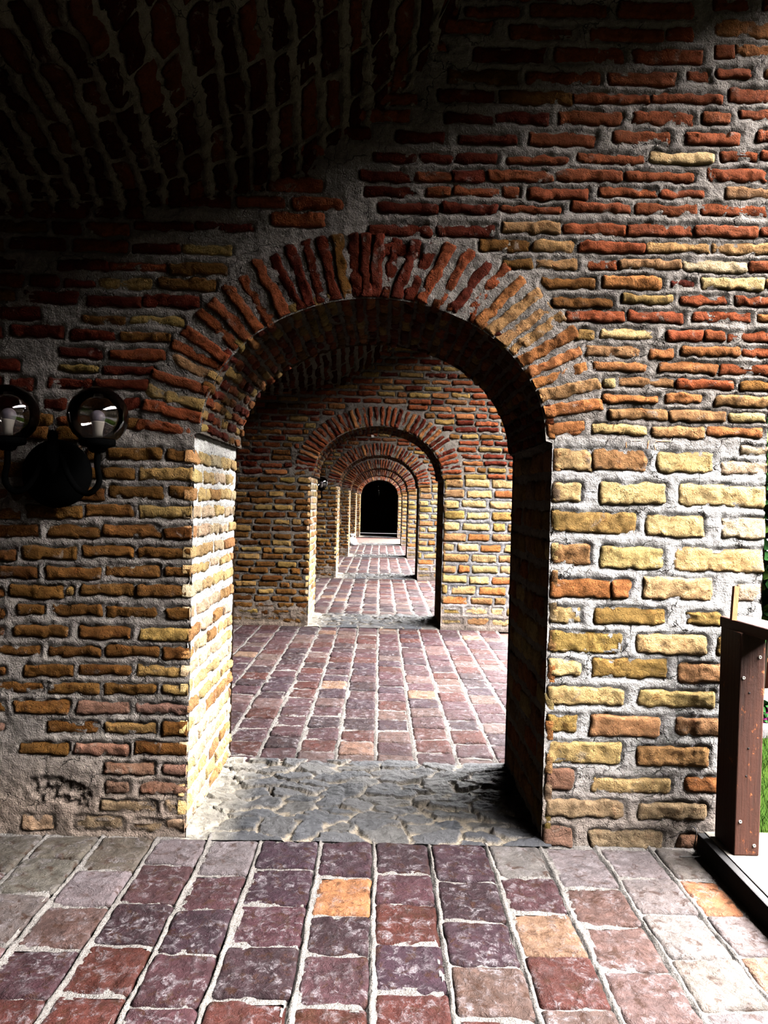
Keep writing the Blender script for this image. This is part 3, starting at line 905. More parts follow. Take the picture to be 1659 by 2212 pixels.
# per column: cross joints (pixel rows down the column) and tile colours, far to near
COLS = [  # centre px x at start, crop origin x, list of y in crop units, scale, colours
    ('I', [(300, 80), (200, 145), (110, 290), (30, 520)], 'DDDM'),
    ('I', [(520, 85), (425, 196), (340, 345), (210, 522), (80, 740)], 'DGMPR'),
    ('I', [(770, 88), (690, 170), (590, 332), (460, 506), (330, 715)], 'GPKRR'),
    ('I', [(990, 92), (950, 214), (880, 365), (800, 548), (700, 775)], 'GPVPP'),
    ('I', [(1225, 100), (1205, 186), (1170, 340), (1130, 516), (1080, 738)], 'VVPKR'),
    ('I', [(1480, 100), (1465, 220), (1450, 388), (1430, 556), (1410, 775)], 'VOKPR'),
    ('J', [(95, 108), (105, 208), (115, 340), (125, 510), (135, 716)], 'KPRVR'),
    ('J', [(350, 118), (370, 242), (405, 410), (440, 602), (480, 825)], 'VKVMR'),
    ('J', [(585, 125), (610, 226), (655, 370), (720, 566), (800, 785)], 'GPTRM'),
    ('J', [(830, 135), (880, 266), (950, 430), (1040, 622), (1150, 860)], 'GMMML'),
    ('J', [(1060, 140), (1110, 230), (1210, 384), (1330, 576), (1470, 795)], 'GLLLL'),
    ('J', [(1290, 145), (1370, 232), (1480, 390), (1570, 562), (1650, 800)], 'GOLTL'),
]
SILL_X = 1.33
edges = [X_LEFT] + JX + [SILL_X]
tiles = []


def add_tile(lst, x0, x1, y0, y1, c, gx=.0085, gy=.0045):
    if x1 - x0 < .06 or y1 - y0 < .03: return
    lst.append(((x0 + x1) / 2, (y0 + y1) / 2, (x1 - x0) / 2 - gx, (y1 - y0) / 2 - gy, RS.uniform(-.006, .006), jit(TILE[c], .12), RS.uniform(-.004, .004), .016))


for k, (cr, ys, cs) in enumerate(COLS):
    yy = []
    for (cx, cy) in ys:
        px, py = (cx / 1.975, 1780 + cy / 1.975) if cr == 'I' else (820 + cx / 1.977, 1780 + cy / 1.977)
        yy.append(on_z(px, py)[1])
    yy[0] = FRONT
    for i in range(len(yy) - 1): add_tile(tiles, JX[k], JX[k + 1] if k < 11 else SILL_X - .015, yy[i + 1], yy[i], cs[i])
    y = yy[-1]; i = len(yy) - 1
    while y > D - BAY:
        y2 = y - RS.uniform(.21, .235)
        add_tile(tiles, JX[k], JX[k + 1] if k < 11 else SILL_X - .015, max(y2, D - BAY), y, cs[i] if i < len(cs) else RS.choice('PRVMK')); y = y2; i += 1
x = JX[0]
extra = []
while x > X_LEFT:
    x0 = max(x - .226, X_LEFT); y = FRONT + RS.uniform(-.1, 0); extra.append(x0)
    first = True
    while y > D - BAY:
        y2 = y - RS.uniform(.2, .235)
        add_tile(tiles, x0, x, y2, FRONT if first else y, RS.choice('DDM') if y > D - .6 else RS.choice('PRMK')); y = y2; first = False
    x = x0
floor1 = floor_mesh('floor_near', tiles, (X_LEFT, SILL_X, D - BAY, D + .02), JX + extra, .0065, .0095, 51.0, 1.0)


def bay_floor(name, Y0, Y1, res, bres, seed, ridge):
    off = XC + 0.0; w = .217
    js = [on_z(px, 1650 + (px - 821) * .026)[0] for px in (551, 634, 722, 810, 898, 989, 1077)]
    w = (js[-1] - js[0]) / 6
    while js[0] > X_LEFT: js.insert(0, js[0] - w)
    while js[-1] < SILL_X: js.append(js[-1] + w)
    tl = []
    for i in range(len(js) - 1):
        y = Y0 + RS.uniform(-.16, 0)
        while y < Y1:
            y2 = y + RS.uniform(.2, .25)
            add_tile(tl, js[i], min(js[i + 1], SILL_X), max(y, Y0 - .02), min(y2, Y1 + .02), RS.choice('PPRVMMKRP' if RS.random() > .025 else 'T'), .008, .0045); y = y2
    return floor_mesh(name, tl, (X_LEFT, SILL_X, Y0 - .02, Y1 + .02), js, res, bres, seed, ridge)


floor2 = bay_floor('floor_second', D + T, Y2, .012, .013, 52.0, 1.0)
floor3 = bay_floor('floor_third', Y2 + T, Y2 + PITCH, .022, .024, 53.0, 1.0)
for k, nm in enumerate(('floor_fourth', 'floor_fifth')):
    c = floor3.copy(); c.name = nm; c.location.y = PITCH * (k + 1); C.objects.link(c)
a = Acc()
a.box((X_LEFT, Y_BACK, -.25), (X_END + .02, D - BAY, -.012), albedo((120, 90, 84)))
a.box((X_LEFT, D - BAY, -.25), (X_END + .02, D + 5 * PITCH + .3, -.03), albedo((120, 90, 84)))
a.box((X_LEFT, D + 5 * PITCH - .05, -.25), (X_END + .02, Y_FAR, -.012), albedo((90, 66, 62)))
struct(a.build('floor_bed', [M_GROUT], smooth=False))


def threshold(name, Y, res, seed):
    u0, u1, v0, v1 = XL - .03, XR + .03, Y - .025, Y + T + .03
    us = np.arange(u0, u1 + res, res); vs = np.arange(v0, v1 + res, res); U, V = np.meshgrid(us, vs, indexing='ij')
    rs = np.random.RandomState(int(seed))
    pts = []
    while len(pts) < 84:
        p = (rs.uniform(u0, u1), rs.uniform(v0, v1))
        if all(((p[0] - q[0]) / 1.7) ** 2 + (p[1] - q[1]) ** 2 > .062 ** 2 for q in pts): pts.append(p)
        elif rs.rand() < .002: pts.append(p)
    pts = np.array(pts)
    Uw = U + .020 * fbm(U, V, seed, 14, 4, .6); Vw = V + .016 * fbm(U, V, seed + 4, 14, 4, .6)
    d2 = np.stack([((Uw - p[0]) / 1.7) ** 2 + (Vw - p[1]) ** 2 for p in pts], -1)
    o = np.argsort(d2, -1)[..., :2]
    f1 = np.sqrt(np.take_along_axis(d2, o[..., :1], -1))[..., 0]; f2 = np.sqrt(np.take_along_axis(d2, o[..., 1:2], -1))[..., 0]
    e = f2 - f1; cell = o[..., 0]
    tx, ty, hh = rs.uniform(-.12, .12, len(pts)), rs.uniform(-.16, .16, len(pts)), rs.uniform(-.004, .010, len(pts))
    ang = rs.uniform(-.5, .5, len(pts))
    du, dv = U - pts[cell, 0], V - pts[cell, 1]
    st = du * np.sin(ang[cell]) + dv * np.cos(ang[cell])
    stone = np.clip((e - .007) / .007, 0, 1); stone = stone * stone * (3 - 2 * stone)
    h = stone * (.010 + hh[cell] + tx[cell] * du + ty[cell] * dv + .0045 * fbm(st * 3, du * .5, cell * 3.3, 26, 4, .6)) + .004 * fbm(U, V, seed + 7, 30, 4)
    edge = np.minimum(np.minimum(V - v0, v1 - V), .05) / .05
    h = h * np.clip(edge + .25, 0, 1) - .002
    base = np.array([.27 * albedo(c) for c in ((92, 92, 100), (108, 106, 110), (80, 82, 92), (124, 118, 114), (100, 96, 98))])
    col = base[rs.randint(0, 5, len(pts))][cell] * stone[..., None] + .62 * albedo((160, 144, 122)) * (1 - stone[..., None])
    jamb_light = np.clip((.22 - (U - XL)) / .22, 0, 1)[..., None] * .7  # light beside the left jamb painted in as a pale tint
    col = col * (1 - jamb_light) + 1.1 * albedo((190, 180, 162)) * jamb_light
    a = Acc(); a.grid(np.stack([U, V, h], -1), col, 0)
    return struct(a.build(name, [M_STONE]))


threshold('floor_threshold', D, .0055, 61)
th2 = threshold('floor_threshold_second', Y2, .012, 62)
for k, nm in enumerate(('floor_threshold_third', 'floor_threshold_fourth', 'floor_threshold_fifth', 'floor_threshold_sixth')):
    c = th2.copy(); c.name = nm; c.location.y = PITCH * (k + 1); C.objects.link(c)
c = th2.copy(); c.name = 'floor_threshold_behind'; c.location.y = -2 * PITCH; C.objects.link(c)

# ------------------------------------------------------------------ small-mesh helpers
def bm_obj(name, bm, mat, parent=None, smooth=True):
    me = bpy.data.meshes.new(name); bm.normal_update(); bm.to_mesh(me); bm.free()
    for p in me.polygons: p.use_smooth = smooth
    for m in (mat if isinstance(mat, (list, tuple)) else [mat]): me.materials.append(m)
    return link(name, me, parent)


def bm_box(bm, lo, hi, bev=0.0, rot=None, seg=2):
    r = bmesh.ops.create_cube(bm, size=1.0)['verts']
    S = Matrix.Diagonal((hi[0] - lo[0], hi[1] - lo[1], hi[2] - lo[2], 1)); Tm = Matrix.Translation([(l + h) / 2 for l, h in zip(lo, hi)])
    bmesh.ops.transform(bm, matrix=(Tm @ (rot.to_4x4() if rot else Matrix()) @ S), verts=r)
    if bev:
        es = list({e for v in r for e in v.link_edges})
        bmesh.ops.bevel(bm, geom=es, offset=bev, segments=seg, affect='EDGES', profile=.6)


def bm_lathe(bm, prof, seg=40, mat=None):
    rings = []
    for (r, z) in prof:
        if r < 1e-5: rings.append([bm.verts.new((0, 0, z))])
        else: rings.append([bm.verts.new((r * math.cos(2 * math.pi * k / seg), r * math.sin(2 * math.pi * k / seg), z)) for k in range(seg)])
    for a_, b_ in zip(rings[:-1], rings[1:]):
        for k in range(seg):
            k2 = (k + 1) % seg
            if len(a_) == 1 and len(b_) > 1: bm.faces.new((a_[0], b_[k2], b_[k]))
            elif len(b_) == 1 and len(a_) > 1: bm.faces.new((a_[k], a_[k2], b_[0]))
            elif len(a_) > 1: bm.faces.new((a_[k], a_[k2], b_[k2], b_[k]))


def bm_tube(bm, pts, r, seg=12, sub=6):
    P = [Vector(p) for p in pts]
    if sub > 1 and len(P) > 2:
        Q = []
        for i in range(len(P) - 1):
            p0, p1, p2, p3 = P[max(i - 1, 0)], P[i], P[i + 1], P[min(i + 2, len(P) - 1)]
            for s in range(sub):
                t = s / sub
                Q.append(.5 * ((2 * p1) + (p2 - p0) * t + (2 * p0 - 5 * p1 + 4 * p2 - p3) * t * t + (3 * p1 - p0 - 3 * p2 + p3) * t ** 3))
        P = Q + [P[-1]]
    rings = []; nrm = None
    for i, p in enumerate(P):
        tg = (P[min(i + 1, len(P) - 1)] - P[max(i - 1, 0)]).normalized()
        if nrm is None: nrm = tg.orthogonal().normalized()
        nrm = (nrm - tg * nrm.dot(tg)).normalized(); bn = tg.cross(nrm)
        rr = r(i / (len(P) - 1)) if callable(r) else r
        rings.append([bm.verts.new(p + rr * (math.cos(2 * math.pi * k / seg) * nrm + math.sin(2 * math.pi * k / seg) * bn)) for k in range(seg)])
    for a_, b_ in zip(rings[:-1], rings[1:]):
        for k in range(seg): bm.faces.new((a_[k], a_[(k + 1) % seg], b_[(k + 1) % seg], b_[k]))
    bm.faces.new(rings[0][::-1]); bm.faces.new(rings[-1])


# ------------------------------------------------------------------ globe wall lamps
M_IRON = plain('black_iron', (1, 1, 1), .8, 0, .0)
M_BULB = plain('bulb_white', (84, 80, 92), .35, 0, .1)
M_CAP = plain('lamp_holder_white', (120, 118, 114), .4, 0, .1)


def glass_mat():
    m = bpy.data.materials.new('smoked_glass'); m.use_nodes = True; t = m.node_tree; t.nodes.clear()
    o = t.nodes.new('ShaderNodeOutputMaterial'); mx = t.nodes.new('ShaderNodeMixShader')
    tr = t.nodes.new('ShaderNodeBsdfTransparent'); gl = t.nodes.new('ShaderNodeBsdfGlossy'); fr = t.nodes.new('ShaderNodeFresnel')
    tr.inputs[0].default_value = (.42, .40, .38, 1); gl.inputs['Roughness'].default_value = .02; fr.inputs[0].default_value = 1.5
    t.links.new(fr.outputs[0], mx.inputs[0]); t.links.new(tr.outputs[0], mx.inputs[1]); t.links.new(gl.outputs[0], mx.inputs[2]); t.links.new(mx.outputs[0], o.inputs[0])
    return m


M_GLASS = glass_mat()
GR = .112


def globe_unit(parent, az, arm):
    """one curved arm with its cup, bulb and glass globe, swung out from the stem"""
    ca, sa = math.cos(az), math.sin(az)
    R3 = Matrix.Rotation(az, 4, 'Z')
    bm = bmesh.new()
    bm_tube(bm, [(.0, 0, .03), (.035, 0, .01), (.06, 0, -.055), (.10, 0, -.112), (.145, 0, -.125), (.18, 0, -.085), (arm, 0, -.02), (arm, 0, .03)], .0115, 14, 6)
    bm.transform(R3); o = bm_obj('arm', bm, M_IRON, parent)
    Mv = R3 @ Matrix.Translation((arm, 0, .03))
    bm = bmesh.new(); bm_lathe(bm, [(0, 0), (.02, 0), (.03, .006), (.034, .018), (.062, .026), (.066, .034), (.066, .052), (.058, .056), (0, .05)], 36)
    bm.transform(Mv); bm_obj('cup', bm, M_IRON, parent)
    cz = .036 + GR * .93
    bm = bmesh.new(); prof = []
    for k in range(33):
        th = math.radians(158) * (1 - k / 32)
        prof.append((GR * math.sin(th), cz + GR * math.cos(th)))
    bm_lathe(bm, prof, 48); bm.transform(Mv); bm_obj('globe', bm, M_GLASS, parent)
    bm = bmesh.new()
    bm_lathe(bm, [(0, .05), (.017, .05), (.018, .085), (.024, .115), (.024, .12), (0, .121)], 28); bm.transform(Mv)
    h = bm_obj('lamp_socket', bm, M_CAP, parent)
    bm = bmesh.new(); bmesh.ops.create_uvsphere(bm, u_segments=28, v_segments=18, radius=.028)
    bm.transform(Mv @ Matrix.Translation((-.002, 0, .135))); bm_obj('bulb', bm, M_BULB, parent)


def sconce(loc, label):
    t = thing('wall_lamp', label, 'wall lamp', loc, 'black iron globe lamps on the arcade walls')
    bm = bmesh.new(); bm_lathe(bm, [(0, .185), (.05, .185), (.11, .178), (.135, .165), (.138, .14), (.12, .11), (.08, .09), (0, .085)][::-1], 40)
    bm.transform(Matrix.Translation((-.045, .0, -.05)) @ Matrix.Rotation(-math.pi / 2, 4, 'X')); bm_obj('wall_plate', bm, M_IRON, t)
    bm = bmesh.new(); bm_tube(bm, [(0, .16, -.01), (0, .10, .0), (0, .0, .02)], .016, 14, 5); bm_obj('bracket', bm, M_IRON, t)
    bm = bmesh.new(); bm_lathe(bm, [(0, -.06), (.012, -.055), (.02, -.035), (.03, -.01), (.034, .02), (.028, .05), (.016, .075), (.02, .09), (.01, .11), (0, .115)], 30)
    bm_obj('stem', bm, M_IRON, t)
    globe_unit(t, 0.0, .172); globe_unit(t, math.pi, .172)
    return t


gx, gz = on_y(212, 899, D - .19)
sconce((gx - .172, D - .19, gz - .03 - .036 - GR * .93), 'black two-globe wall lamp on the near wall, left of the first arch')
sconce((-1.03 - .185 + XC * 0, Y2 + PITCH - .19, gz - .03 - .036 - GR * .93), 'small distant black globe wall lamp on the third wall, seen through the second arch')

# ------------------------------------------------------------------ wooden railing at the open side
M_WOOD = make_wood('stained_wood', (34, 15, 8), (17, 6, 3), 1.0, 'Z', (92, 50, 24), .7)
M_WOODY = make_wood('stained_wood_rail', (40, 20, 13), (22, 10, 7), 1.0, 'Y', None, .6)
M_BARE = make_wood('bare_wood', (84, 48, 22), (60, 30, 12), .8, 'Z', None, .7)
M_GREYW = make_wood('weathered_wood', (58, 55, 51), (38, 35, 31), .7, 'Y', (26, 23, 20), .75)
M_DARKW = make_wood('dark_board', (12, 11, 11), (6, 5, 5), .8, 'Y', None, .8)
M_ZINC = plain('zinc_screw', (110, 106, 98), .5, 0, .1)
M_HOLE = plain('screw_hole', (10, 8, 7), .9)

rail = thing('wooden_railing', 'dark brown wooden railing with weathered sill at the open side, beside the right pier', 'railing', (SILL_X, D - .1, 0))
O3 = Vector((-SILL_X, -(D - .1), 0))
Yb = D - BAY
SZ = .085


def rl(bm, name, mat, smooth=True, parent=None):
    bm.transform(Matrix.Translation(O3)); return bm_obj(name, bm, mat, parent or rail, smooth)


bm = bmesh.new(); bm_box(bm, (SILL_X + .028, Yb, -.02), (X_END + .06, D - .035, SZ), .006); rl(bm, 'sill_beam', M_GREYW, False)['label'] = 'weathered pale sill beam'
bm = bmesh.new(); bm_box(bm, (SILL_X - .004, Yb, -.02), (SILL_X + .026, D - .045, SZ - .004), .004); rl(bm, 'fascia_board', M_DARKW, False)['label'] = 'blackened edge board'
# post: front face traced on its own depth
PY = 2.775
pxa = 0.5 * (on_y(1597, 1420, PY)[0] + on_y(1588, 1840, PY)[0]); pxb = 0.5 * (on_y(1653, 1420, PY)[0] + on_y(1641, 1840, PY)[0])
rz = on_y(1575, 1340, 2.82)[1]
bm = bmesh.new(); bm_box(bm, (pxa, PY, SZ), (pxb, PY + .165, rz - .04), .006, seg=3)
post = rl(bm, 'post', M_WOOD, False)
for (px, py, m, nm) in ((1642, 1420, M_ZINC, 'screw'), (1606.6, 1464.6, M_ZINC, 'screw'), (1599, 1775, M_ZINC, 'screw'), (1629, 1827, M_ZINC, 'screw'),
                        (1619, 1497, M_HOLE, 'screw_hole'), (1617, 1617, M_HOLE, 'screw_hole'), (1612, 1677, M_HOLE, 'screw_hole')):
    x, z = on_y(px, py, PY - .001)
    bm = bmesh.new()
    if nm == 'screw': bm_lathe(bm, [(.0018, -.002), (.0018, .001), (.0034, .0034), (.0056, .0034), (.0062, .0018), (.0062, -.001)], 20)
    else: bm_lathe(bm, [(0, .0012), (.0040, .0012), (.0042, -.001)], 16)
    bm.transform(Matrix.Translation((x, PY, z)) @ Matrix.Rotation(math.pi / 2, 4, 'X')); rl(bm, nm, m, True, post)
# handrail, swinging slightly outwards as it comes forward
bm = bmesh.new()
rot = Matrix.Rotation(math.radians(7.0), 3, 'Z')
bm_box(bm, (-.0, -3.7, rz - .044), (.125, 0.08, rz), .007, seg=3)
x0 = on_y(1578, 1332, 2.86)[0] + .004
bm.transform(Matrix.Translation((x0, 2.86, 0)) @ rot.to_4x4()); rl(bm, 'handrail', M_WOODY, False)
bm = bmesh.new(); xb0, zb0 = on_y(1585, 1325, 2.84); xb1, zb1 = on_y(1591, 1267, 2.86)
bm_tube(bm, [(xb0 - .001, 2.84, rz - .003), (xb1, 2.865, zb1)], .0135, 4, 1); rl(bm, 'batten', M_BARE, False)['label'] = 'short upright offcut of bare orange wood'
# far posts of the same railing, towards and behind the camera
for yy in (1.1, -.6):
    bm = bmesh.new(); sx = (2.86 - yy) * math.tan(math.radians(7.0))
    bm_box(bm, (pxa + sx, yy, SZ - .12 if sx > .2 else SZ), (pxb + sx, yy + .1, rz - .04), .006); rl(bm, 'post', M_WOOD, False)

# faint orange chalk marks on the mortar band above the big bricks
M_CHALK = plain('orange_chalk', (226, 150, 100), .9, 0, 0)
bm = bmesh.new()
for line in (((640, 125), (640, 72), (745, 68)), ((790, 130), (800, 76), (838, 70), (850, 138)), ((845, 76), (1040, 78), (1034, 136))):
    bm_tube(bm, [(q[0], D - .0025, q[1]) for q in (on_y(1160 + x / 3.3247, 930 + y / 3.3247, D) for x, y in line)], .0016, 6, 1)
bm_obj('chalk_mark', bm, M_CHALK, wall1)

# bent wire on the floor at the foot of the pier
M_WIRE = plain('rusty_wire', (8, 6, 5), .7, 0, .1)
bm = bmesh.new()
pts = [on_y(1495, 1787, D - .02), on_y(1501, 1788, D - .03), on_y(1504.5, 1797, D - .045), on_y(1502, 1815, D - .05), on_y(1499.5, 1834, D - .055)]
W = [(p[0], y, p[1]) for p, y in zip(pts, (D - .012, D - .03, D - .045, D - .05, D - .055))]
W += [(*on_z(1512, 1857), .014), (*on_z(1490, 1857), .012), (*on_z(1468, 1857), .012)]
bm_tube(bm, W, .0024, 8, 5)
tag(bm_obj('bent_wire', bm, M_WIRE), 'thin bent rusty wire on the floor at the foot of the right pier', 'wire')

# white tied sack far down the arcade
M_SACK = plain('white_plastic', (150, 150, 152), .45, 0, .2, 30, .05)
sx = (764 - VPX) / (FPX / (7.8 * D)) ; sy = 7.75 * D - .35
sack = thing('white_sack', 'white tied plastic sack standing by the left jamb far down the arcade', 'sack', (sx, sy, 0))
bm = bmesh.new(); bm_lathe(bm, [(0, .004), (.10, .004), (.135, .03), (.148, .10), (.138, .17), (.105, .22), (.06, .25), (.034, .262)], 32)
for v in bm.verts:
    k = float(fbm(np.array([v.co.x]), np.array([v.co.y]), v.co.z * 9, 11, 2)[0]); s = 1 + .10 * k * (v.co.z > .01)
    v.co.x *= s; v.co.y *= s
bm_obj('sack_body', bm, M_SACK, sack)
bm = bmesh.new(); bm_lathe(bm, [(.03, .256), (.034, .275), (.06, .30), (.078, .335), (.07, .362), (.045, .366), (.02, .34), (0, .33)], 24)
for v in bm.verts:
    an = math.atan2(v.co.y, v.co.x); s = 1 + .22 * math.sin(an * 5) * (v.co.z - .25) / .1; v.co.x *= s; v.co.y *= s
bm_obj('sack_neck', bm, M_SACK, sack)

# ------------------------------------------------------------------ the garden court outside
def grass_mat():
    m, t, b = node_mat('lawn'); P = coords(t)
    n1 = noise(t, P, 3, 5); n2 = noise(t, P, 120, 6, .7)
    c = mixc(t, rng(t, n1, .35, .65), (.0016, .0034, .0006), (.0030, .0050, .0008))
    c = mixc(t, 1.0, c, val2col(t, rng(t, n2, .3, .7, .5, 1.4)), 'MULTIPLY')
    t.links.new(c, b.inputs['Base Color']); b.inputs['Roughness'].default_value = 1.0; b.inputs['Specular IOR Level'].default_value = 0.0
    bump(t, b, n2, .02, 1.0); return m


M_LAWN = grass_mat()
M_PAVE = plain('pale_paving', (38, 37, 37), .9, 0, .0, 6, .18)
M_KERB = plain('white_kerb', (52, 50, 50), .8, 0, .0, 20, .08)
a = Acc(); a.box((X_END + .02, Y_BACK - 3, -.3), (6.2, 4.75, -.05)); struct(a.build('ground_lawn', [M_LAWN], smooth=False))
a = Acc(); a.box((X_END + .02, 4.75, -.3), (16, Y_FAR + 6, -.06)); a.box((6.2, Y_BACK - 3, -.3), (16, 4.75, -.06)); struct(a.build('ground_paving', [M_PAVE], smooth=False))
# tufts of the lawn where it shows past the post
gm = plain('grass_blade', (18, 30, 7), .7, 0, .0)
rs = np.random.RandomState(5); nb = 9000
gx_, gy_ = rs.uniform(1.72, 2.9, nb), rs.uniform(2.7, 4.62, nb)
an = rs.uniform(0, 6.28, nb); hh = rs.uniform(.025, .06, nb); ww = .0022
le = rs.uniform(-.025, .025, (nb, 2))
V = np.stack([np.stack([gx_ - ww * np.cos(an), gy_ - ww * np.sin(an), np.full(nb, -.052)], -1), np.stack([gx_ + ww * np.cos(an), gy_ + ww * np.sin(an), np.full(nb, -.052)], -1),
              np.stack([gx_ + le[:, 0] + .0006, gy_ + le[:, 1], hh - .05], -1), np.stack([gx_ + le[:, 0] - .0006, gy_ + le[:, 1], hh - .05], -1)], 1).reshape(-1, 3)
a = Acc(); a.v.append(V); a.f.append(np.arange(nb * 4).reshape(-1, 4)); a.c.append(np.tile([.1, .3, .05], (nb * 4, 1))); a.m.append(np.zeros(nb, int)); a.n = nb * 4
g = a.build('lawn_grass', [gm]); g['kind'] = 'stuff'; tag(g, 'short bright green lawn grass outside the railing', 'grass')
bm = bmesh.new(); bm_box(bm, (1.75, 4.66, -.06), (6.1, 4.76, .02), .012); tag(bm_obj('kerb', bm, M_KERB, None, False), 'pale stone kerb between the lawn and the paving', 'kerb')

# leaves: small folded blades on stems
M_LEAF = plain('leaf_green', (10, 26, 9), .5, 0, .0, 40, .25)
M_LEAFL = plain('leaf_lime', (24, 36, 9), .5, 0, .0, 40, .2)
M_STEM = plain('stem_brown', (16, 13, 9), .8, 0, 0)
M_PETAL = plain('petal_magenta', (36, 6, 26), .6, 0, 0)
M_POT = plain('terracotta', (52, 28, 18), .8, 0, .0, 20, .12)


def leaf_cloud(rnd, n, centre, rad, size, bm):
    for _ in range(n):
        d = Vector((rnd.gauss(0, 1), rnd.gauss(0, 1), rnd.gauss(0, 1))).normalized() * rnd.uniform(.45, 1.0) ** .5
        c = Vector((centre[0] + d.x * rad[0], centre[1] + d.y * rad[1], centre[2] + d.z * rad[2]))
        nrm = (Vector((d.x, d.y, d.z)) * .8 + Vector((rnd.uniform(-1, 1), rnd.uniform(-1, 1), rnd.uniform(-.2, 1.2)))).normalized()
        tg = nrm.orthogonal().normalized(); tg.rotate(Matrix.Rotation(rnd.uniform(0, 6.28), 3, nrm)); bt = nrm.cross(tg)
        s = size * rnd.uniform(.6, 1.25)
        ring = []
        for k in range(8):
            t_ = 2 * math.pi * k / 8; rx = .5 * math.cos(t_); ry = .42 * math.sin(t_) * (1.1 - .3 * math.cos(t_))
            ring.append(bm.verts.new(c + tg * rx * s + bt * ry * s + nrm * (abs(ry) * .35 - rx * rx * .25) * s))
        m_ = bm.verts.new(c)
        for k in range(8): bm.faces.new((m_, ring[k], ring[(k + 1) % 8]))


def shrub(name, label, loc, h, rad, n, size, seed, mats=(M_LEAF, M_LEAFL), group=None, cat='shrub'):
    rnd = random.Random(seed); t = thing(name, label, cat, loc, group)
    bm = bmesh.new()
    for k in range(6):
        e = Vector((rnd.uniform(-1, 1) * rad[0] * .7, rnd.uniform(-1, 1) * rad[1] * .7, h + rnd.uniform(-.3, .6) * rad[2]))
        bm_tube(bm, [(0, 0, -.02), (e.x * .3, e.y * .3, e.z * .5), tuple(e)], lambda s: .014 * (1 - .7 * s), 8, 4)
    bm_obj('stems', bm, M_STEM, t)
    bm = bmesh.new(); leaf_cloud(rnd, int(n * .72), (0, 0, h), rad, size, bm); bm_obj('foliage', bm, mats[0], t)
    bm = bmesh.new(); leaf_cloud(rnd, int(n * .28), (0, 0, h), [q * 1.04 for q in rad], size, bm); bm_obj('young_leaves', bm, mats[1], t)
    return t


shrub('garden_shrub', 'leafy green shrub with round leaves outside, seen past the edge of the right pier', (2.74, 5.2, -.06), 1.40, (.42, .36, .78), 2200, .085, 3)
shrub('garden_shrub', 'dark green bush farther out behind the shrub by the pier', (4.9, 7.2, -.06), 1.5, (.7, .7, .95), 1700, .11, 4)
fp = shrub('flowering_plant', 'low plant with magenta flowers beyond the pale kerb', (2.52, 4.93, -.06), .10, (.16, .12, .09), 200, .05, 6, (M_LEAF, M_PETAL), None, 'plant')

# a dark iron garden chair and a potted plant on the paving
ch = thing('garden_chair', 'black iron garden chair on the pale paving outside, past the post', 'chair', (4.05, 7.7, -.06))
bm = bmesh.new(); bm_box(bm, (-.2, -.2, .42), (.2, .2, .445), .008); bm_obj('seat', bm, M_IRON, ch, False)
bm = bmesh.new()
for x in (-.19, .19): bm_tube(bm, [(x, .19, .43), (x, .23, .66), (x, .26, .9)], .011, 8, 3)
for z, y in ((.62, .22), (.75, .24), (.89, .26)): bm_box(bm, (-.19, y - .006, z - .02), (.19, y + .006, z + .02))
bm_obj('backrest', bm, M_IRON, ch)
for x in (-.18, .18):
    for y in (-.18, .18):
        bm = bmesh.new(); bm_tube(bm, [(x, y, .43), (x * 1.1, y * 1.1, 0)], .011, 8, 1); bm_obj('leg', bm, M_IRON, ch)
pt = thing('potted_plant', 'terracotta pot with a small green plant on the paving outside', 'plant', (3.2, 6.12, -.06))
bm = bmesh.new(); bm_lathe(bm, [(0, 0), (.10, 0), (.14, .22), (.155, .22), (.155, .26), (.135, .26), (.13, .22), (0, .21)], 28); bm_obj('pot', bm, M_POT, pt)
bm = bmesh.new(); leaf_cloud(random.Random(8), 160, (0, 0, .36), (.16, .16, .13), .08, bm); bm_obj('foliage', bm, M_LEAF, pt)

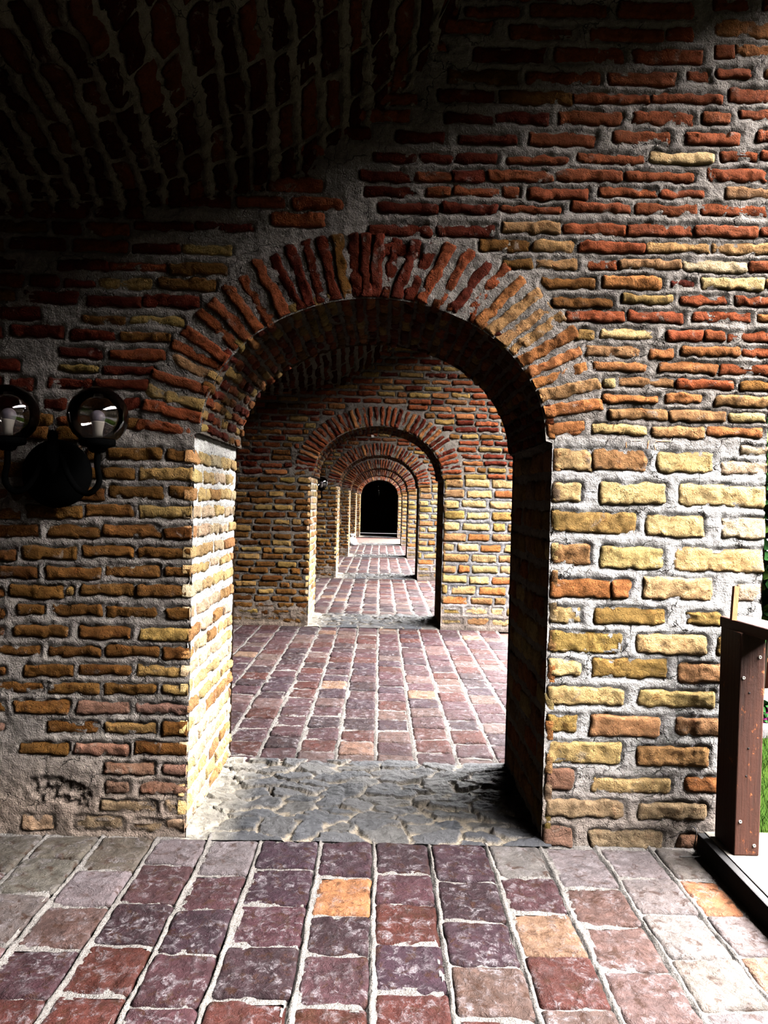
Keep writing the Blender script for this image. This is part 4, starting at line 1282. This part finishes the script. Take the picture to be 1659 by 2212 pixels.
# building across the court: tiled-roof arcade, made tall to block low sky
M_PLASTER = plain('far_plaster', (48, 42, 36), .9, 0, .0, 3, .15)
M_ROOF = plain('far_roof', (34, 18, 13), .9, 0, .0, 8, .2)
bd = thing('courtyard_building', 'tall arcaded building with a tiled roof across the court', 'building', (15, 4, -.06))
bm = bmesh.new(); bm_box(bm, (1.2, -16, 0), (4, 22, 9.2)); bm_box(bm, (-.1, -16, 3.1), (1.25, 22, 3.9)); bm_box(bm, (-.1, -16, 8.6), (1.25, 22, 9.2)); bm_obj('wall', bm, M_PLASTER, bd, False)
for k in range(16):
    bm = bmesh.new(); bm_box(bm, (-.1, -15.5 + k * 2.4, 0), (.35, -15.0 + k * 2.4, 8.65), .03); bm_obj('column', bm, M_PLASTER, bd, False)
bm = bmesh.new()
vs_ = [bm.verts.new(p) for p in ((-.7, -16.4, 9.1), (-.7, 22.4, 9.1), (2.2, 22.4, 10.4), (2.2, -16.4, 10.4), (4.8, -16.4, 9.1), (4.8, 22.4, 9.1))]
bm.faces.new((vs_[0], vs_[1], vs_[2], vs_[3])); bm.faces.new((vs_[3], vs_[2], vs_[5], vs_[4])); bm.faces.new((vs_[0], vs_[3], vs_[4])); bm.faces.new((vs_[1], vs_[5], vs_[2]))
bm_obj('roof', bm, M_ROOF, bd, False)

wg = thing('sky_block_wing', 'unseen two-storey wing with a tiled roof, added to block low sky light', 'building', (3, -12, -.06))  # out-of-view wing, added to keep low sky light out of the bays
bm = bmesh.new(); bm_box(bm, (0, 0, 0), (10.6, 4, 7.2)); bm_box(bm, (0, 3.95, 3.3), (10.6, 4.12, 3.6)); bm_obj('wall', bm, M_PLASTER, wg, False)
bm = bmesh.new()
vs_ = [bm.verts.new(p) for p in ((-.3, 4.5, 7.1), (10.9, 4.5, 7.1), (10.9, 2, 8.3), (-.3, 2, 8.3), (-.3, -.5, 7.1), (10.9, -.5, 7.1))]
bm.faces.new((vs_[0], vs_[1], vs_[2], vs_[3])); bm.faces.new((vs_[3], vs_[2], vs_[5], vs_[4])); bm.faces.new((vs_[0], vs_[3], vs_[4])); bm.faces.new((vs_[1], vs_[5], vs_[2]))
bm_obj('roof', bm, M_ROOF, wg, False)
for k in range(4):
    bm = bmesh.new(); bm_box(bm, (1.2 + k * 2.5, 3.96, 4.3), (2.2 + k * 2.5, 4.06, 5.9), .02); bm_obj('shutter', bm, M_ROOF, wg, False)
